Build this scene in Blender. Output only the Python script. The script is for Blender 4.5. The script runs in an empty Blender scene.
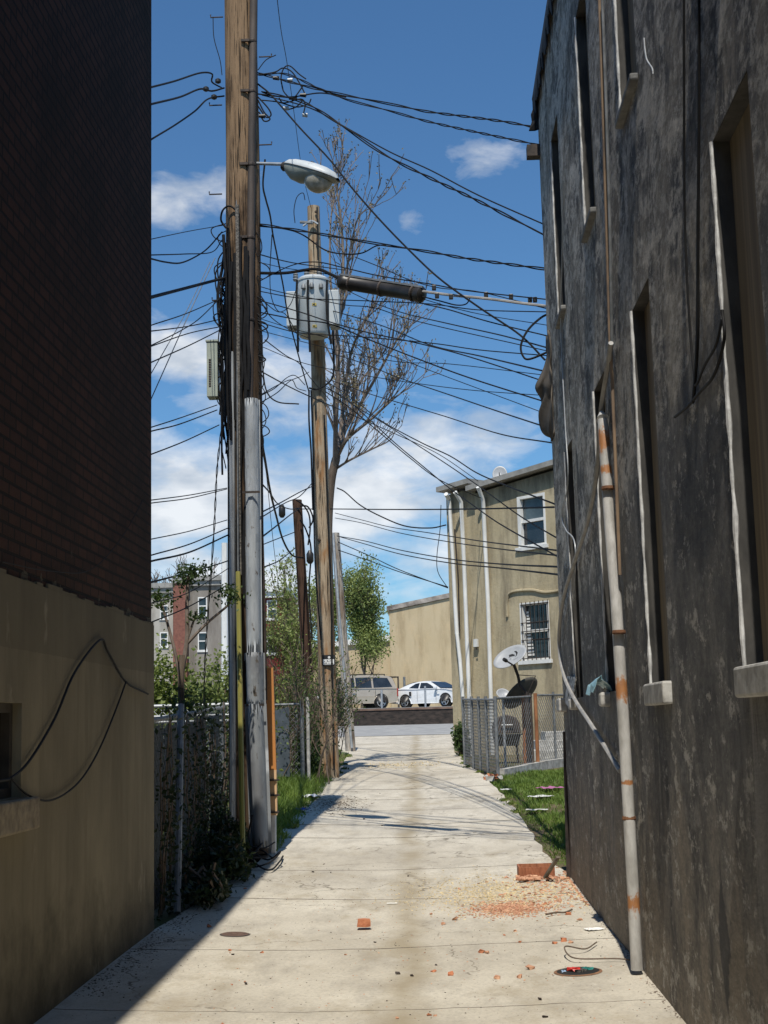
import bpy, math, random
from mathutils import Vector, Matrix, noise
R = math.radians
random.seed(7)
S = bpy.context.scene
COL = S.collection

# ------------------------------------------------------------------ camera
F = 1400.0; VX, VY = 436.0, 724.0; ROLL = 0.025
CAM = Vector((0, 0, 1.6))
yc = Vector(((VX-384)/F, -(VY-512)/F, 1.0))
zc = Vector((-ROLL, 1.0, 0)); zc.z = -(zc.x*yc.x + zc.y*yc.y)/yc.z
yc.normalize(); zc.normalize()
xc = Vector((yc.y*zc.z-yc.z*zc.y, yc.z*zc.x-yc.x*zc.z, yc.x*zc.y-yc.y*zc.x)) * -1   # (right, up, forward) is left-handed
def c2w(v): return Vector((v.dot(xc), v.dot(yc), v.dot(zc)))
right = c2w(Vector((1,0,0))); up = c2w(Vector((0,1,0))); fwd = c2w(Vector((0,0,1)))
cd = bpy.data.cameras.new('camera'); cam = bpy.data.objects.new('camera', cd); COL.objects.link(cam)
M = Matrix((right, up, -fwd)).transposed().to_4x4(); M.translation = CAM
cam.matrix_world = M
cd.sensor_fit = 'VERTICAL'; cd.sensor_height = 24; cd.lens = 24*F/1024
cd.clip_start = 0.1; cd.clip_end = 3000
S.camera = cam

# ------------------------------------------------------------------ light
SUN = Vector((-0.036, -0.574, 1.0)).normalized()
el = math.asin(SUN.z); az = math.atan2(SUN.x, SUN.y)
W = bpy.data.worlds.new('World'); S.world = W; W.use_nodes = True
nt = W.node_tree; N = nt.nodes; L = nt.links
bg = N['Background']; bg.inputs['Strength'].default_value = 0.080
sky = N.new('ShaderNodeTexSky'); sky.sky_type = 'NISHITA'; sky.sun_disc = False
sky.sun_elevation = el; sky.sun_rotation = az % (2*math.pi); sky.air_density = 1.0; sky.dust_density = 0.3; sky.ozone_density = 3.0
sl = bpy.data.lights.new('sun', 'SUN'); sl.energy = 4.5; sl.angle = R(0.5); sl.color = (1.0, 0.94, 0.83)
so = bpy.data.objects.new('sun', sl); COL.objects.link(so); so.rotation_euler = SUN.to_track_quat('Z', 'Y').to_euler()
so.location = (0, -5, 30)
S.view_settings.view_transform = 'Standard'; S.view_settings.look = 'None'; S.view_settings.exposure = 0.12; S.view_settings.gamma = 1
S.view_settings.use_curve_mapping = False
S.cycles.max_bounces = 6; S.cycles.diffuse_bounces = 3; S.cycles.transparent_max_bounces = 8

# ------------------------------------------------------------------ pixel -> place helpers
def ray(px, py): return right*((px-384)/F) - up*((py-512)/F) + fwd
def at(px, py, Y): d = ray(px, py); return CAM + d*(Y/d.y)
def onx(px, py, X): d = ray(px, py); return CAM + d*(X/d.x)
PROF = [(-40,-.2),(0,0),(12,.10),(16,.22),(20,.42),(26,.70),(34,.82),(44,.98),(55,1.22),(69,1.6),(500,1.6)]
def g(Y):
    for (a, za), (b, zb) in zip(PROF, PROF[1:]):
        if Y <= b: return za + (zb-za)*(Y-a)/(b-a)
    return 1.6
def gs(Y): return (g(Y-1.2)+g(Y-.6)+g(Y)+g(Y+.6)+g(Y+1.2))/5
def gnd(px, py):
    d = ray(px, py); t = 2.0
    while t < 400:
        p = CAM + d*t
        if p.z < gs(p.y): break
        t += 0.02
    return p

# clouds, fixed directions on the sky with a noisy edge
tc = N.new('ShaderNodeTexCoord')
def wm(op, a, b=None, c=None, cl=False):
    n = N.new('ShaderNodeMath'); n.operation = op; n.use_clamp = cl
    for i, v in enumerate((a, b, c)):
        if v is None: continue
        if isinstance(v, (int, float)): n.inputs[i].default_value = v
        else: L.new(v, n.inputs[i])
    return n.outputs[0]
mp = N.new('ShaderNodeMapping'); mp.inputs['Scale'].default_value = (1, 1, 2.2); L.new(tc.outputs['Generated'], mp.inputs[0])
nz = N.new('ShaderNodeTexNoise'); nz.inputs['Scale'].default_value = 9; nz.inputs['Detail'].default_value = 9; nz.inputs['Roughness'].default_value = .55
L.new(mp.outputs[0], nz.inputs['Vector'])
tot = None
for (px, py, rx, ry, a) in [(165,212,75,34,.75),(225,190,50,24,.6),(185,352,85,34,.8),(300,385,120,60,.75),(400,470,130,60,.9),(190,500,140,60,1.0),(340,500,120,55,.9),
                            (490,150,45,26,.55),(420,222,20,14,.22),(430,560,130,60,.6),(250,570,200,60,.8),(300,170,30,20,.3),(-300,300,300,100,.9),(1100,350,260,90,.9),(1400,100,300,160,.7),(-700,600,400,90,.9),(900,600,300,60,.8)]:
    d = ray(px, py).normalized()
    hx = Vector((d.y, -d.x, 0)).normalized(); vz = hx.cross(d)
    def dotn(v):
        n = N.new('ShaderNodeVectorMath'); n.operation = 'DOT_PRODUCT'; L.new(tc.outputs['Generated'], n.inputs[0]); n.inputs[1].default_value = v; return n.outputs['Value']
    u = wm('DIVIDE', dotn(hx), rx/F); w = wm('DIVIDE', dotn(vz), ry/F)
    r2 = wm('ADD', wm('MULTIPLY', u, u), wm('MULTIPLY', w, w))
    front = wm('GREATER_THAN', dotn(d), 0.0)
    m = wm('MULTIPLY', wm('MULTIPLY', wm('EXPONENT', wm('MULTIPLY', r2, -0.9)), a), front)
    tot = m if tot is None else wm('MAXIMUM', tot, m)
nf = N.new('ShaderNodeTexNoise'); nf.inputs['Scale'].default_value = 26; nf.inputs['Detail'].default_value = 8; nf.inputs['Roughness'].default_value = .6; nf.inputs['Distortion'].default_value = .6; L.new(mp.outputs[0], nf.inputs['Vector'])
nsum = wm('ADD', wm('MULTIPLY', nz.outputs[0], 1.25), wm('MULTIPLY', nf.outputs[0], .55))
mask = wm('MULTIPLY', wm('SUBTRACT', wm('ADD', wm('MULTIPLY', tot, .84), nsum), 1.19), 2.5, cl=True)
mask = wm('MULTIPLY', mask, .88)
mx = N.new('ShaderNodeMix'); mx.data_type = 'RGBA'
n2 = N.new('ShaderNodeTexNoise'); n2.inputs['Scale'].default_value = 22; n2.inputs['Detail'].default_value = 5; L.new(mp.outputs[0], n2.inputs['Vector'])
cr = N.new('ShaderNodeValToRGB'); cr.color_ramp.elements[0].position = .35; cr.color_ramp.elements[0].color = (6.2, 6.9, 7.8, 1); cr.color_ramp.elements[1].position = .65; cr.color_ramp.elements[1].color = (10.8, 11.0, 11.2, 1)
L.new(n2.outputs[0], cr.inputs[0])
ti = N.new('ShaderNodeMix'); ti.data_type = 'RGBA'; ti.blend_type = 'MULTIPLY'; ti.inputs['Factor'].default_value = 1; L.new(sky.outputs[0], ti.inputs['A']); ti.inputs['B'].default_value = (0.74, 1.12, 1.36, 1)
L.new(mask, mx.inputs['Factor']); L.new(ti.outputs['Result'], mx.inputs['A']); L.new(cr.outputs[0], mx.inputs['B'])
L.new(mx.outputs['Result'], bg.inputs['Color'])

# ------------------------------------------------------------------ mesh helpers
class MB:
    def __init__(s): s.v = []; s.f = []; s.m = []
    def face(s, pts, mi=0):
        i = len(s.v); s.v += [tuple(p) for p in pts]; s.f.append(list(range(i, i+len(pts)))); s.m.append(mi); return s
    def box(s, lo, hi, mi=0, T=None):
        x0,y0,z0 = lo; x1,y1,z1 = hi
        P = [(x0,y0,z0),(x1,y0,z0),(x1,y1,z0),(x0,y1,z0),(x0,y0,z1),(x1,y0,z1),(x1,y1,z1),(x0,y1,z1)]
        if T: P = [tuple(T @ Vector(p)) for p in P]
        i = len(s.v); s.v += P
        for q in ((0,3,2,1),(4,5,6,7),(0,1,5,4),(1,2,6,5),(2,3,7,6),(3,0,4,7)): s.f.append([i+k for k in q]); s.m.append(mi)
        return s
    def bar(s, a, b, w, h, mi=0, upv=(0,0,1)):
        a = Vector(a); b = Vector(b); d = (b-a); l = d.length; d.normalize(); u = Vector(upv)
        if abs(d.dot(u)) > .98: u = Vector((0,1,0))
        sd = d.cross(u).normalized(); u = sd.cross(d)
        T = Matrix((sd, d, u)).transposed().to_4x4(); T.translation = a
        return s.box((-w/2,0,-h/2),(w/2,l,h/2), mi, T)
    def tube(s, pts, r, n=6, mi=0, cap=True, el=None):
        pts = [Vector(p) for p in pts]; k = len(pts)
        rs = r if isinstance(r, (list, tuple)) else [r]*k
        base = len(s.v); u = None
        for i, p in enumerate(pts):
            d = (pts[min(i+1,k-1)] - pts[max(i-1,0)])
            if d.length < 1e-9: d = Vector((0,0,1))
            d.normalize()
            if u is None:
                u = Vector((0,0,1)) if abs(d.z) < .9 else Vector((1,0,0))
            u = (u - d*u.dot(d))
            if u.length < 1e-6: u = d.orthogonal()
            u.normalize(); w = d.cross(u)
            for j in range(n):
                a = 2*math.pi*j/n; s.v.append(tuple(p + (u*math.cos(a) + w*math.sin(a))*rs[i]))
        for i in range(k-1):
            for j in range(n):
                a = base+i*n+j; b = base+i*n+(j+1)%n
                s.f.append([a, b, b+n, a+n]); s.m.append(mi)
        if cap:
            s.f.append([base+j for j in range(n)][::-1]); s.m.append(mi)
            s.f.append([base+(k-1)*n+j for j in range(n)]); s.m.append(mi)
        return s
    def lathe(s, o, prof, n=16, ax=(0,0,1), mi=0):
        o = Vector(o); ax = Vector(ax).normalized()
        return s.tube([o+ax*z for r, z in prof], [max(r, 1e-4) for r, z in prof], n, mi)
    def prism(s, poly, off, mi=0):
        off = Vector(off); P = [Vector(p) for p in poly]; n = len(P); i = len(s.v)
        s.v += [tuple(p) for p in P] + [tuple(p+off) for p in P]
        s.f.append([i+k for k in range(n)][::-1]); s.m.append(mi); s.f.append([i+n+k for k in range(n)]); s.m.append(mi)
        for k in range(n): s.f.append([i+k, i+(k+1)%n, i+n+(k+1)%n, i+n+k]); s.m.append(mi)
        return s
    def build(s, name, mats, parent=None, smooth=False, bevel=0, kind=None, label=None, cat=None, group=None, fixn=True):
        me = bpy.data.meshes.new(name); me.from_pydata(s.v, [], s.f); 
        if not isinstance(mats, (list, tuple)): mats = [mats]
        for m in mats: me.materials.append(m)
        if len(mats) > 1: me.polygons.foreach_set('material_index', s.m)
        me.update()
        if fixn and len(s.f) < 60000:
            import bmesh
            bm = bmesh.new(); bm.from_mesh(me); bmesh.ops.recalc_face_normals(bm, faces=bm.faces); bm.to_mesh(me); bm.free()
        if smooth:
            me.polygons.foreach_set('use_smooth', [True]*len(me.polygons))
            try: me.set_sharp_from_angle(angle=R(40))
            except Exception: pass
        o = bpy.data.objects.new(name, me); COL.objects.link(o)
        if parent:
            o.parent = parent
            if parent.type == 'EMPTY': o.location = -parent.location
        else:
            # put the origin at the middle of the base
            pass
        if bevel:
            b = o.modifiers.new('b', 'BEVEL'); b.width = bevel; b.segments = 2; b.limit_method = 'ANGLE'; b.angle_limit = R(35)
        tag(o, label, cat, group, kind)
        return o
def tag(o, label=None, cat=None, group=None, kind=None):
    if label: o['label'] = label
    if cat: o['category'] = cat
    if group: o['group'] = group
    if kind: o['kind'] = kind
    return o
def thing(name, loc, label, cat, group=None):
    o = bpy.data.objects.new(name, None); COL.objects.link(o); o.location = loc; o.empty_display_size = .2
    return tag(o, label, cat, group)
def kids(o): return [c for c in bpy.data.objects if c.parent == o]
def copy_tree(o, parent=None):
    c = o.copy(); COL.objects.link(c)
    if parent: c.parent = parent
    for ch in kids(o): copy_tree(ch, c)
    return c
def crom(P, n=10):
    P = [Vector(p) for p in P]
    if len(P) == 2: return [P[0].lerp(P[1], i/n) for i in range(n+1)]
    Q = [P[0]*2-P[1]] + P + [P[-1]*2-P[-2]]; out = []
    for i in range(1, len(Q)-2):
        a, b, c, d = Q[i-1:i+3]
        for k in range(n):
            t = k/n; out.append(.5*((2*b) + (c-a)*t + (2*a-5*b+4*c-d)*t*t + (3*b-a-3*c+d)*t**3))
    out.append(P[-1]); return out

# ------------------------------------------------------------------ materials
class NT:
    def __init__(s, name):
        s.mat = bpy.data.materials.new(name); s.mat.use_nodes = True
        s.t = s.mat.node_tree; s.N = s.t.nodes; s.L = s.t.links; s.b = s.N['Principled BSDF']
        s.co = s.N.new('ShaderNodeTexCoord').outputs['Object']
    def put(s, inp, v):
        if hasattr(v, 'is_linked'): s.L.new(v, inp)
        elif v is not None: inp.default_value = (*v, 1) if isinstance(v, (tuple, list)) and len(v) == 3 and inp.type == 'RGBA' else v
    def map(s, sc=(1,1,1), rot=(0,0,0), loc=(0,0,0), src=None):
        n = s.N.new('ShaderNodeMapping'); n.inputs['Scale'].default_value = sc; n.inputs['Rotation'].default_value = rot; n.inputs['Location'].default_value = loc
        s.L.new(src or s.co, n.inputs[0]); return n.outputs[0]
    def noise(s, scale, detail=6, rough=.6, vec=None, dist=0):
        n = s.N.new('ShaderNodeTexNoise'); n.inputs['Scale'].default_value = scale; n.inputs['Detail'].default_value = detail; n.inputs['Roughness'].default_value = rough
        n.inputs['Distortion'].default_value = dist; s.L.new(vec or s.co, n.inputs['Vector']); return n.outputs[0]
    def ramp(s, fac, stops):
        n = s.N.new('ShaderNodeValToRGB'); e = n.color_ramp.elements
        while len(e) < len(stops): e.new(.5)
        for x, (p, c) in zip(e, stops): x.position = p; x.color = (*c, 1) if isinstance(c, (tuple, list)) else (c, c, c, 1)
        s.L.new(fac, n.inputs[0]); return n.outputs[0]
    def mix(s, fac, a, b, mode='MIX'):
        n = s.N.new('ShaderNodeMix'); n.data_type = 'RGBA'; n.blend_type = mode
        s.put(n.inputs['Factor'], fac); s.put(n.inputs['A'], a); s.put(n.inputs['B'], b); return n.outputs['Result']
    def math(s, op, a, b=None, c=None, cl=False):
        n = s.N.new('ShaderNodeMath'); n.operation = op; n.use_clamp = cl
        for i, v in enumerate((a, b, c)):
            if v is not None: s.put(n.inputs[i], v)
        return n.outputs[0]
    def sep(s, v=None):
        n = s.N.new('ShaderNodeSeparateXYZ'); s.L.new(v or s.co, n.inputs[0]); return n.outputs
    def comb(s, x, y, z):
        n = s.N.new('ShaderNodeCombineXYZ')
        for i, v in enumerate((x, y, z)): s.put(n.inputs[i], v)
        return n.outputs[0]
    def bump(s, h, dist=.01, strength=1.0, prev=None):
        n = s.N.new('ShaderNodeBump'); n.inputs['Distance'].default_value = dist; n.inputs['Strength'].default_value = strength
        s.L.new(h, n.inputs['Height']); 
        if prev: s.L.new(prev, n.inputs['Normal'])
        return n.outputs[0]
    def out(s, col, rough=.8, normal=None, metal=0, spec=None):
        s.put(s.b.inputs['Base Color'], col); s.put(s.b.inputs['Roughness'], rough); s.b.inputs['Metallic'].default_value = metal
        if spec is not None: s.b.inputs['Specular IOR Level'].default_value = spec
        if normal: s.L.new(normal, s.b.inputs['Normal'])
        return s.mat
def pm(name, c1, c2, scale=6, rough=.7, bump=.0, stretch=(1,1,1), metal=0, detail=6, spec=None, lo=.35, hi=.65):
    n = NT(name); v = n.map(stretch); f = n.noise(scale, detail, .6, v)
    c = n.ramp(f, [(lo, c1), (hi, c2)])
    return n.out(c, rough, n.bump(f, bump) if bump else None, metal, spec)

def m_stain(name, base, stain, rust, sc=8, rough=.5, st=(1,1,.25)):
    n = NT(name); a = n.noise(sc, 8, .65, n.map(st)); b = n.noise(sc*2.6, 6, .6, n.map((1,1,.5), loc=(3,7,1)))
    c = n.mix(n.ramp(a, [(.45, 0), (.68, 1)]), base, stain); c = n.mix(n.ramp(b, [(.63, 0), (.70, 1)]), c, rust)
    return n.out(c, rough, n.bump(a, .003))

MAT = {}
MAT['wire'] = pm('black_rubber', (.005,.005,.006), (.012,.012,.013), 9, .7, spec=.25)
MAT['wire_grey'] = pm('grey_weathered_cable', (.24,.235,.225), (.36,.35,.335), 9, .6)
MAT['iron'] = pm('dark_iron', (.02,.018,.017), (.07,.05,.04), 14, .7, metal=.3)
MAT['galv'] = pm('galvanised_steel', (.30,.32,.34), (.44,.46,.48), 12, .5, .0005, metal=.35)
MAT['galv_dull'] = pm('weathered_galvanised_pipe', (.13,.14,.145), (.24,.25,.26), 10, .6, metal=.3)
MAT['white'] = pm('weathered_white_paint', (.62,.62,.60), (.78,.78,.76), 5, .5, .001, (1,1,.3))
MAT['glass'] = pm('dark_window_glass', (.012,.015,.018), (.03,.035,.04), 2, .08, spec=.8)
MAT['wood_grey'] = pm('grey_board', (.10,.085,.065), (.17,.145,.11), 5, .85, .003, (1,5,.3))
MAT['plastic_black'] = pm('black_plastic', (.012,.011,.010), (.03,.026,.022), 7, .42)

def m_pole(name, c_lo, c_hi, dark, rust=None, seed=0, tar=0):
    n = NT(name); v = n.map((1,1,.06), loc=(seed, seed*2, 0)); a = n.noise(26, 9, .7, v); b = n.noise(3, 6, .6, n.map((1,1,.35), loc=(seed,1,2)))
    cr = n.noise(60, 4, .6, n.map((1,1,.03), loc=(seed*3,4,1)))
    c = n.mix(a, c_lo, c_hi); c = n.mix(n.ramp(b, [(.50, 0), (.68, 1)]), c, dark)
    c = n.mix(n.ramp(cr, [(.36, 1), (.45, 0)]), c, (.02,.014,.01))
    k = n.noise(2.4, 3, .5, n.map((3,3,.9), loc=(9,seed,3)))
    if rust: c = n.mix(n.ramp(k, [(.5, 0), (.72, 1)]), c, rust)
    if tar:
        zt_ = n.math('ADD', n.math('SUBTRACT', tar, n.sep()[2]), n.math('MULTIPLY', n.math('SUBTRACT', n.noise(7, 6, .7, n.map((1,1,.15))), .5), 7))
        c = n.mix(n.ramp(zt_, [(0, 0), (1, .82)]), c, (.028,.018,.012))
    h = n.math('ADD', n.math('MULTIPLY', n.ramp(cr, [(.30, 0), (.45, 1)]), .8), n.math('MULTIPLY', a, .6))
    return n.out(c, .85, n.bump(h, .012), spec=.2)
MAT['pole_a'] = m_pole('splintered_brown_pole_wood', (.09,.055,.033), (.38,.25,.145), (.035,.021,.013), None, 1, 7.6)
MAT['pole_b'] = m_pole('pale_orange_pole_wood', (.24,.17,.105), (.52,.42,.30), (.17,.10,.05), (.30,.15,.06), 3)
MAT['pole_c'] = m_pole('dark_creosote_pole_wood', (.045,.026,.016), (.11,.06,.04), (.025,.015,.01), None, 6)
MAT['pole_d'] = m_pole('silver_grey_pole_wood', (.33,.29,.25), (.50,.47,.42), (.22,.17,.13), None, 9)

# brick wall above stucco, on the left
def m_brick():
    n = NT('sooty_red_brick'); x, y, z = n.sep()[:3]
    v = n.comb(y, z, 0.0)
    b = n.N.new('ShaderNodeTexBrick'); n.L.new(v, b.inputs['Vector']); b.inputs['Scale'].default_value = 1
    b.inputs['Brick Width'].default_value = .21; b.inputs['Row Height'].default_value = .075; b.inputs['Mortar Size'].default_value = .011; b.inputs['Mortar Smooth'].default_value = .3
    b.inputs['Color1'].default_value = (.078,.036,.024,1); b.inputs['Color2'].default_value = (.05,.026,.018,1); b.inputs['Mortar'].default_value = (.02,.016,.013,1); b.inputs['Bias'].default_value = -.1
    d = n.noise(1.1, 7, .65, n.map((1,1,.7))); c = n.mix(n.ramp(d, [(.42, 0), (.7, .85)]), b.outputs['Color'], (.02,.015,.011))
    w = n.noise(5, 6, .7); c = n.mix(n.ramp(w, [(.66, 0), (.73, .6)]), c, (.12,.10,.08))
    # remains of the grey render coat just above its edge
    e = n.math('SUBTRACT', n.math('ADD', n.noise(1.3, 5, .6), n.noise(7, 3, .6)), n.math('MULTIPLY', n.math('SUBTRACT', z, 2.38), 1.5))
    c = n.mix(n.ramp(e, [(.98, 0), (1.06, .8)]), c, (.12,.105,.075))
    h = n.math('ADD', n.math('MULTIPLY', b.outputs['Fac'], -1.0), n.math('MULTIPLY', n.noise(30, 4, .6), .4))
    return n.out(c, .9, n.bump(h, .012), spec=.2)
MAT['brick'] = m_brick()
def m_stucco_l():
    n = NT('tan_stained_stucco'); x, y, z = n.sep()[:3]
    a = n.noise(1.4, 8, .62, n.map((1,1,.45))); s = n.noise(5, 7, .7, n.map((1,1,.12)))
    c = n.mix(n.ramp(a, [(.35, 0), (.65, 1)]), (.16,.138,.094), (.255,.222,.152))
    c = n.mix(n.ramp(s, [(.5, 0), (.72, .55)]), c, (.12,.10,.068))
    # an older, darker band under the bricks, with a ruled edge
    band = n.math('GREATER_THAN', n.math('ADD', z, n.math('MULTIPLY', n.noise(8,3), .015)), 2.055)
    c = n.mix(n.math('MULTIPLY', band, .45), c, (.12,.105,.073))
    low = n.math('SUBTRACT', n.noise(2, 6, .7), n.math('MULTIPLY', z, .55)); c = n.mix(n.ramp(low, [(.2, 0), (.5, .75)]), c, (.05,.045,.03))
    p = n.noise(2.2, 5, .6, n.map((1,1,.6), loc=(4,2,8))); c = n.mix(n.ramp(p, [(.64, 0), (.70, .5)]), c, (.36,.32,.235))
    h = n.math('ADD', a, n.math('MULTIPLY', n.noise(40, 5, .7), .25))
    return n.out(c, .9, n.bump(h, .01), spec=.2)
MAT['stucco_l'] = m_stucco_l()

# dark streaked coating of the right-hand wall
def m_darkwall():
    n = NT('dark_streaked_wall_coating'); x, y, z = n.sep()[:3]
    st = n.noise(8, 10, .72, n.map((1,.40,.20)), .3); bl = n.noise(1.6, 8, .68, n.map((1,.5,.9), loc=(1,5,2))); fi = n.noise(26, 7, .75, n.map((1,.30,.55)))
    dg = n.noise(4.2, 10, .74, n.map((1,.42,.72), loc=(3,1,4)), .5)
    old = n.mix(n.ramp(bl, [(.35, 0), (.64, 1)]), (.17,.148,.118), (.42,.37,.29))
    old = n.mix(n.ramp(st, [(.42, .9), (.54, 0)]), old, (.04,.036,.03))
    pk = n.math('ADD', n.math('MULTIPLY', dg, .62), n.math('MULTIPLY', fi, .38))
    old = n.mix(n.ramp(pk, [(.485, 0), (.56, .9)]), old, (.62,.57,.49))
    blue = n.mix(n.ramp(st, [(.35, 0), (.66, 1)]), (.045,.041,.036), (.21,.195,.17))
    blue = n.mix(n.ramp(pk, [(.56, 0), (.64, .6)]), blue, (.30,.29,.27))
    wear = n.ramp(n.math('SUBTRACT', n.math('ADD', n.math('MULTIPLY', st, 1.2), n.math('MULTIPLY', bl, .8)), n.math('MULTIPLY', z, .36)), [(.56, 0), (.92, .85)])
    blue = n.mix(wear, blue, (.25,.205,.15))
    edge = n.math('ADD', n.math('ADD', z, n.math('MULTIPLY', bl, .8)), n.math('MULTIPLY', n.math('SUBTRACT', y, 8.0), .10))
    c = n.mix(n.ramp(n.math('SUBTRACT', edge, 3.0), [(.35, 1), (.55, 0)]), old, blue)
    c = n.mix(n.ramp(n.noise(2.4, 8, .72, n.map((1,.4,.6), loc=(8,8,1))), [(.58, 0), (.66, .7)]), c, (.03,.027,.024))
    fx = n.noise(60, 8, .8, n.map((1,.25,.5), loc=(2,9,4))); fg = n.ramp(fx, [(.36, .6), (.62, 1.5)])
    c = n.mix(.85, c, fg, 'MULTIPLY'); gl = n.noise(15, 8, .8, n.map((1,.3,.45), loc=(6,2,7))); c = n.mix(n.ramp(gl, [(.55, 0), (.61, .8)]), c, (.58,.54,.47))
    # run-off stains below the window sills
    for (px_, py_) in ((748,668),(655,681),(606,694),(575,700)):
        yc_ = onx(px_, py_, 1.225).y; s_ = n.math('SUBTRACT', 1.0, n.math('DIVIDE', n.math('ABSOLUTE', n.math('SUBTRACT', y, yc_)), .34), cl=True)
        v_ = n.math('MULTIPLY', n.math('LESS_THAN', z, 1.82), n.ramp(n.math('SUBTRACT', z, .3), [(0, .15), (1, 1)]))
        k_ = n.math('MULTIPLY', n.math('MULTIPLY', s_, v_), n.ramp(n.noise(12, 7, .7, n.map((1,.8,.10))), [(.44, 0), (.56, 1)])); c = n.mix(n.math('MULTIPLY', k_, .8), c, (.33,.31,.28) if px_ in (748,606) else (.02,.019,.018))
    # dark burst blister low on the wall
    d = n.math('ADD', n.math('MULTIPLY', n.math('ABSOLUTE', n.math('SUBTRACT', y, 6.35)), 3.6), n.math('MULTIPLY', n.math('ABSOLUTE', n.math('SUBTRACT', z, .62)), 1.5))
    c = n.mix(n.ramp(n.math('ADD', d, n.math('MULTIPLY', dg, 1.0)), [(.92, .9), (1.08, 0)]), c, (.018,.017,.017))
    h = n.math('ADD', n.math('MULTIPLY', pk, 1.0), n.math('ADD', n.math('MULTIPLY', st, .6), n.math('ADD', n.math('MULTIPLY', n.noise(1.2, 4, .5), 1.6), n.math('MULTIPLY', fx, .5))))
    return n.out(c, .72, n.bump(h, .05), spec=.35)
MAT['darkwall'] = m_darkwall()
MAT['reveal'] = pm('sunlit_white_reveal_paint', (.30,.30,.30), (.60,.60,.59), 22, .7, .008, (1,1,.5), lo=.3, hi=.6)  # white reveal edge, stands for the strip the sun catches
MAT['reveal_shade'] = pm('shade_toned_reveal', (.028,.027,.026), (.07,.066,.06), 9, .85, .01, (1,1,.4))  # rest of the reveal, recess shade put into its base colour
MAT['darksill'] = pm('weathered_dark_sill', (.10,.10,.10), (.20,.20,.19), 9, .8, .006)
MAT['sill'] = pm('flaking_painted_sill', (.26,.25,.23), (.50,.49,.46), 9, .8, .008)
MAT['ply'] = pm('stained_plywood', (.17,.135,.09), (.29,.235,.155), 4, .85, .002, (1,6,.15))
def m_concrete():
    n = NT('worn_alley_concrete'); x, y, z = n.sep()[:3]
    a = n.noise(.55, 8, .62); b = n.noise(3.1, 8, .7, n.map((1,.45,1))); f = n.noise(45, 6, .75); sp = n.noise(120, 3, .6)
    c = n.mix(n.ramp(a, [(.35, 0), (.68, 1)]), (.45,.408,.335), (.61,.565,.475))
    c = n.mix(n.ramp(b, [(.47, 0), (.70, .7)]), c, (.30,.27,.225))
    c = n.mix(n.ramp(f, [(.30, .55), (.52, 0)]), c, (.24,.22,.19))
    c = n.mix(n.ramp(f, [(.6, 0), (.72, .35)]), c, (.66,.62,.54))
    # the wet-stained gutter down the middle
    gx = n.math('ABSOLUTE', n.math('ADD', n.math('SUBTRACT', x, n.math('MULTIPLY', y, -.012)), n.math('ADD', n.math('MULTIPLY', n.noise(.9, 5), .5), -.12)))
    c = n.mix(n.math('MULTIPLY', n.ramp(gx, [(.02, 1), (.20, 0)]), n.ramp(n.noise(1.2, 6, .6), [(.30, .15), (.55, .8)])), c, (.30,.25,.17))
    # pale plaster dust spills
    sc = n.noise(4, 8, .75, n.map((1,.3,1), loc=(2,0,0))); c = n.mix(n.ramp(sc, [(.66, 0), (.71, .6)]), c, (.72,.69,.62))
    c = n.mix(n.ramp(sp, [(.68, 0), (.74, .7)]), c, (.10,.085,.065))
    # wandering hairline cracks
    dv_ = n.N.new('ShaderNodeVectorMath'); dv_.operation = 'ADD'; nn_ = n.N.new('ShaderNodeTexNoise'); nn_.inputs['Scale'].default_value = 2.2; nn_.inputs['Detail'].default_value = 6; n.L.new(n.co, nn_.inputs['Vector'])
    sc_ = n.N.new('ShaderNodeVectorMath'); sc_.operation = 'SCALE'; n.L.new(nn_.outputs['Color'], sc_.inputs[0]); sc_.inputs['Scale'].default_value = .8; n.L.new(n.co, dv_.inputs[0]); n.L.new(sc_.outputs[0], dv_.inputs[1])
    vo = n.N.new('ShaderNodeTexVoronoi'); vo.feature = 'DISTANCE_TO_EDGE'; vo.inputs['Scale'].default_value = .55; n.L.new(dv_.outputs[0], vo.inputs['Vector'])
    ck = n.math('MULTIPLY', n.ramp(vo.outputs['Distance'], [(.002, 1), (.006, 0)]), n.ramp(n.noise(.9, 4, .6, n.map(loc=(5,5,5))), [(.47, 0), (.55, .85)]))
    c = n.mix(ck, c, (.09,.075,.055))
    # one long lengthwise crack with dirt in it, beyond the poles
    lx = n.math('ABSOLUTE', n.math('ADD', n.math('ADD', x, .16), n.math('MULTIPLY', n.math('SUBTRACT', n.noise(1.1, 7, .7), .5), .9)))
    c = n.mix(n.math('MULTIPLY', n.ramp(lx, [(.012, 1), (.04, 0)]), n.math('MULTIPLY', n.math('GREATER_THAN', y, 13.5), n.ramp(n.noise(2.3, 4), [(.45, 0), (.6, .6)]))), c, (.13,.11,.08))
    # broad tan dirt patches
    dp = n.noise(1.5, 8, .72, n.map((1,.5,1), loc=(11,4,0))); c = n.mix(n.ramp(dp, [(.53, 0), (.64, .55)]), c, (.33,.28,.20))
    h = n.math('ADD', n.math('MULTIPLY', f, .5), n.math('MULTIPLY', b, .8))
    return n.out(c, .9, n.bump(h, .012), spec=.2)
MAT['concrete'] = m_concrete()
MAT['joint'] = pm('dirt_in_the_joints', (.03,.026,.02), (.09,.075,.055), 30, .95, .01)
def m_dirt():
    n = NT('dirt_and_thin_grass'); a = n.noise(.7, 8, .65); b = n.noise(14, 6, .7)
    c = n.mix(n.ramp(b, [(.3, 0), (.7, 1)]), (.10,.075,.05), (.20,.155,.10)); c = n.mix(n.ramp(a, [(.45, 0), (.6, .8)]), c, (.07,.09,.03))
    return n.out(c, .95, n.bump(b, .03), spec=.1)
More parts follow.
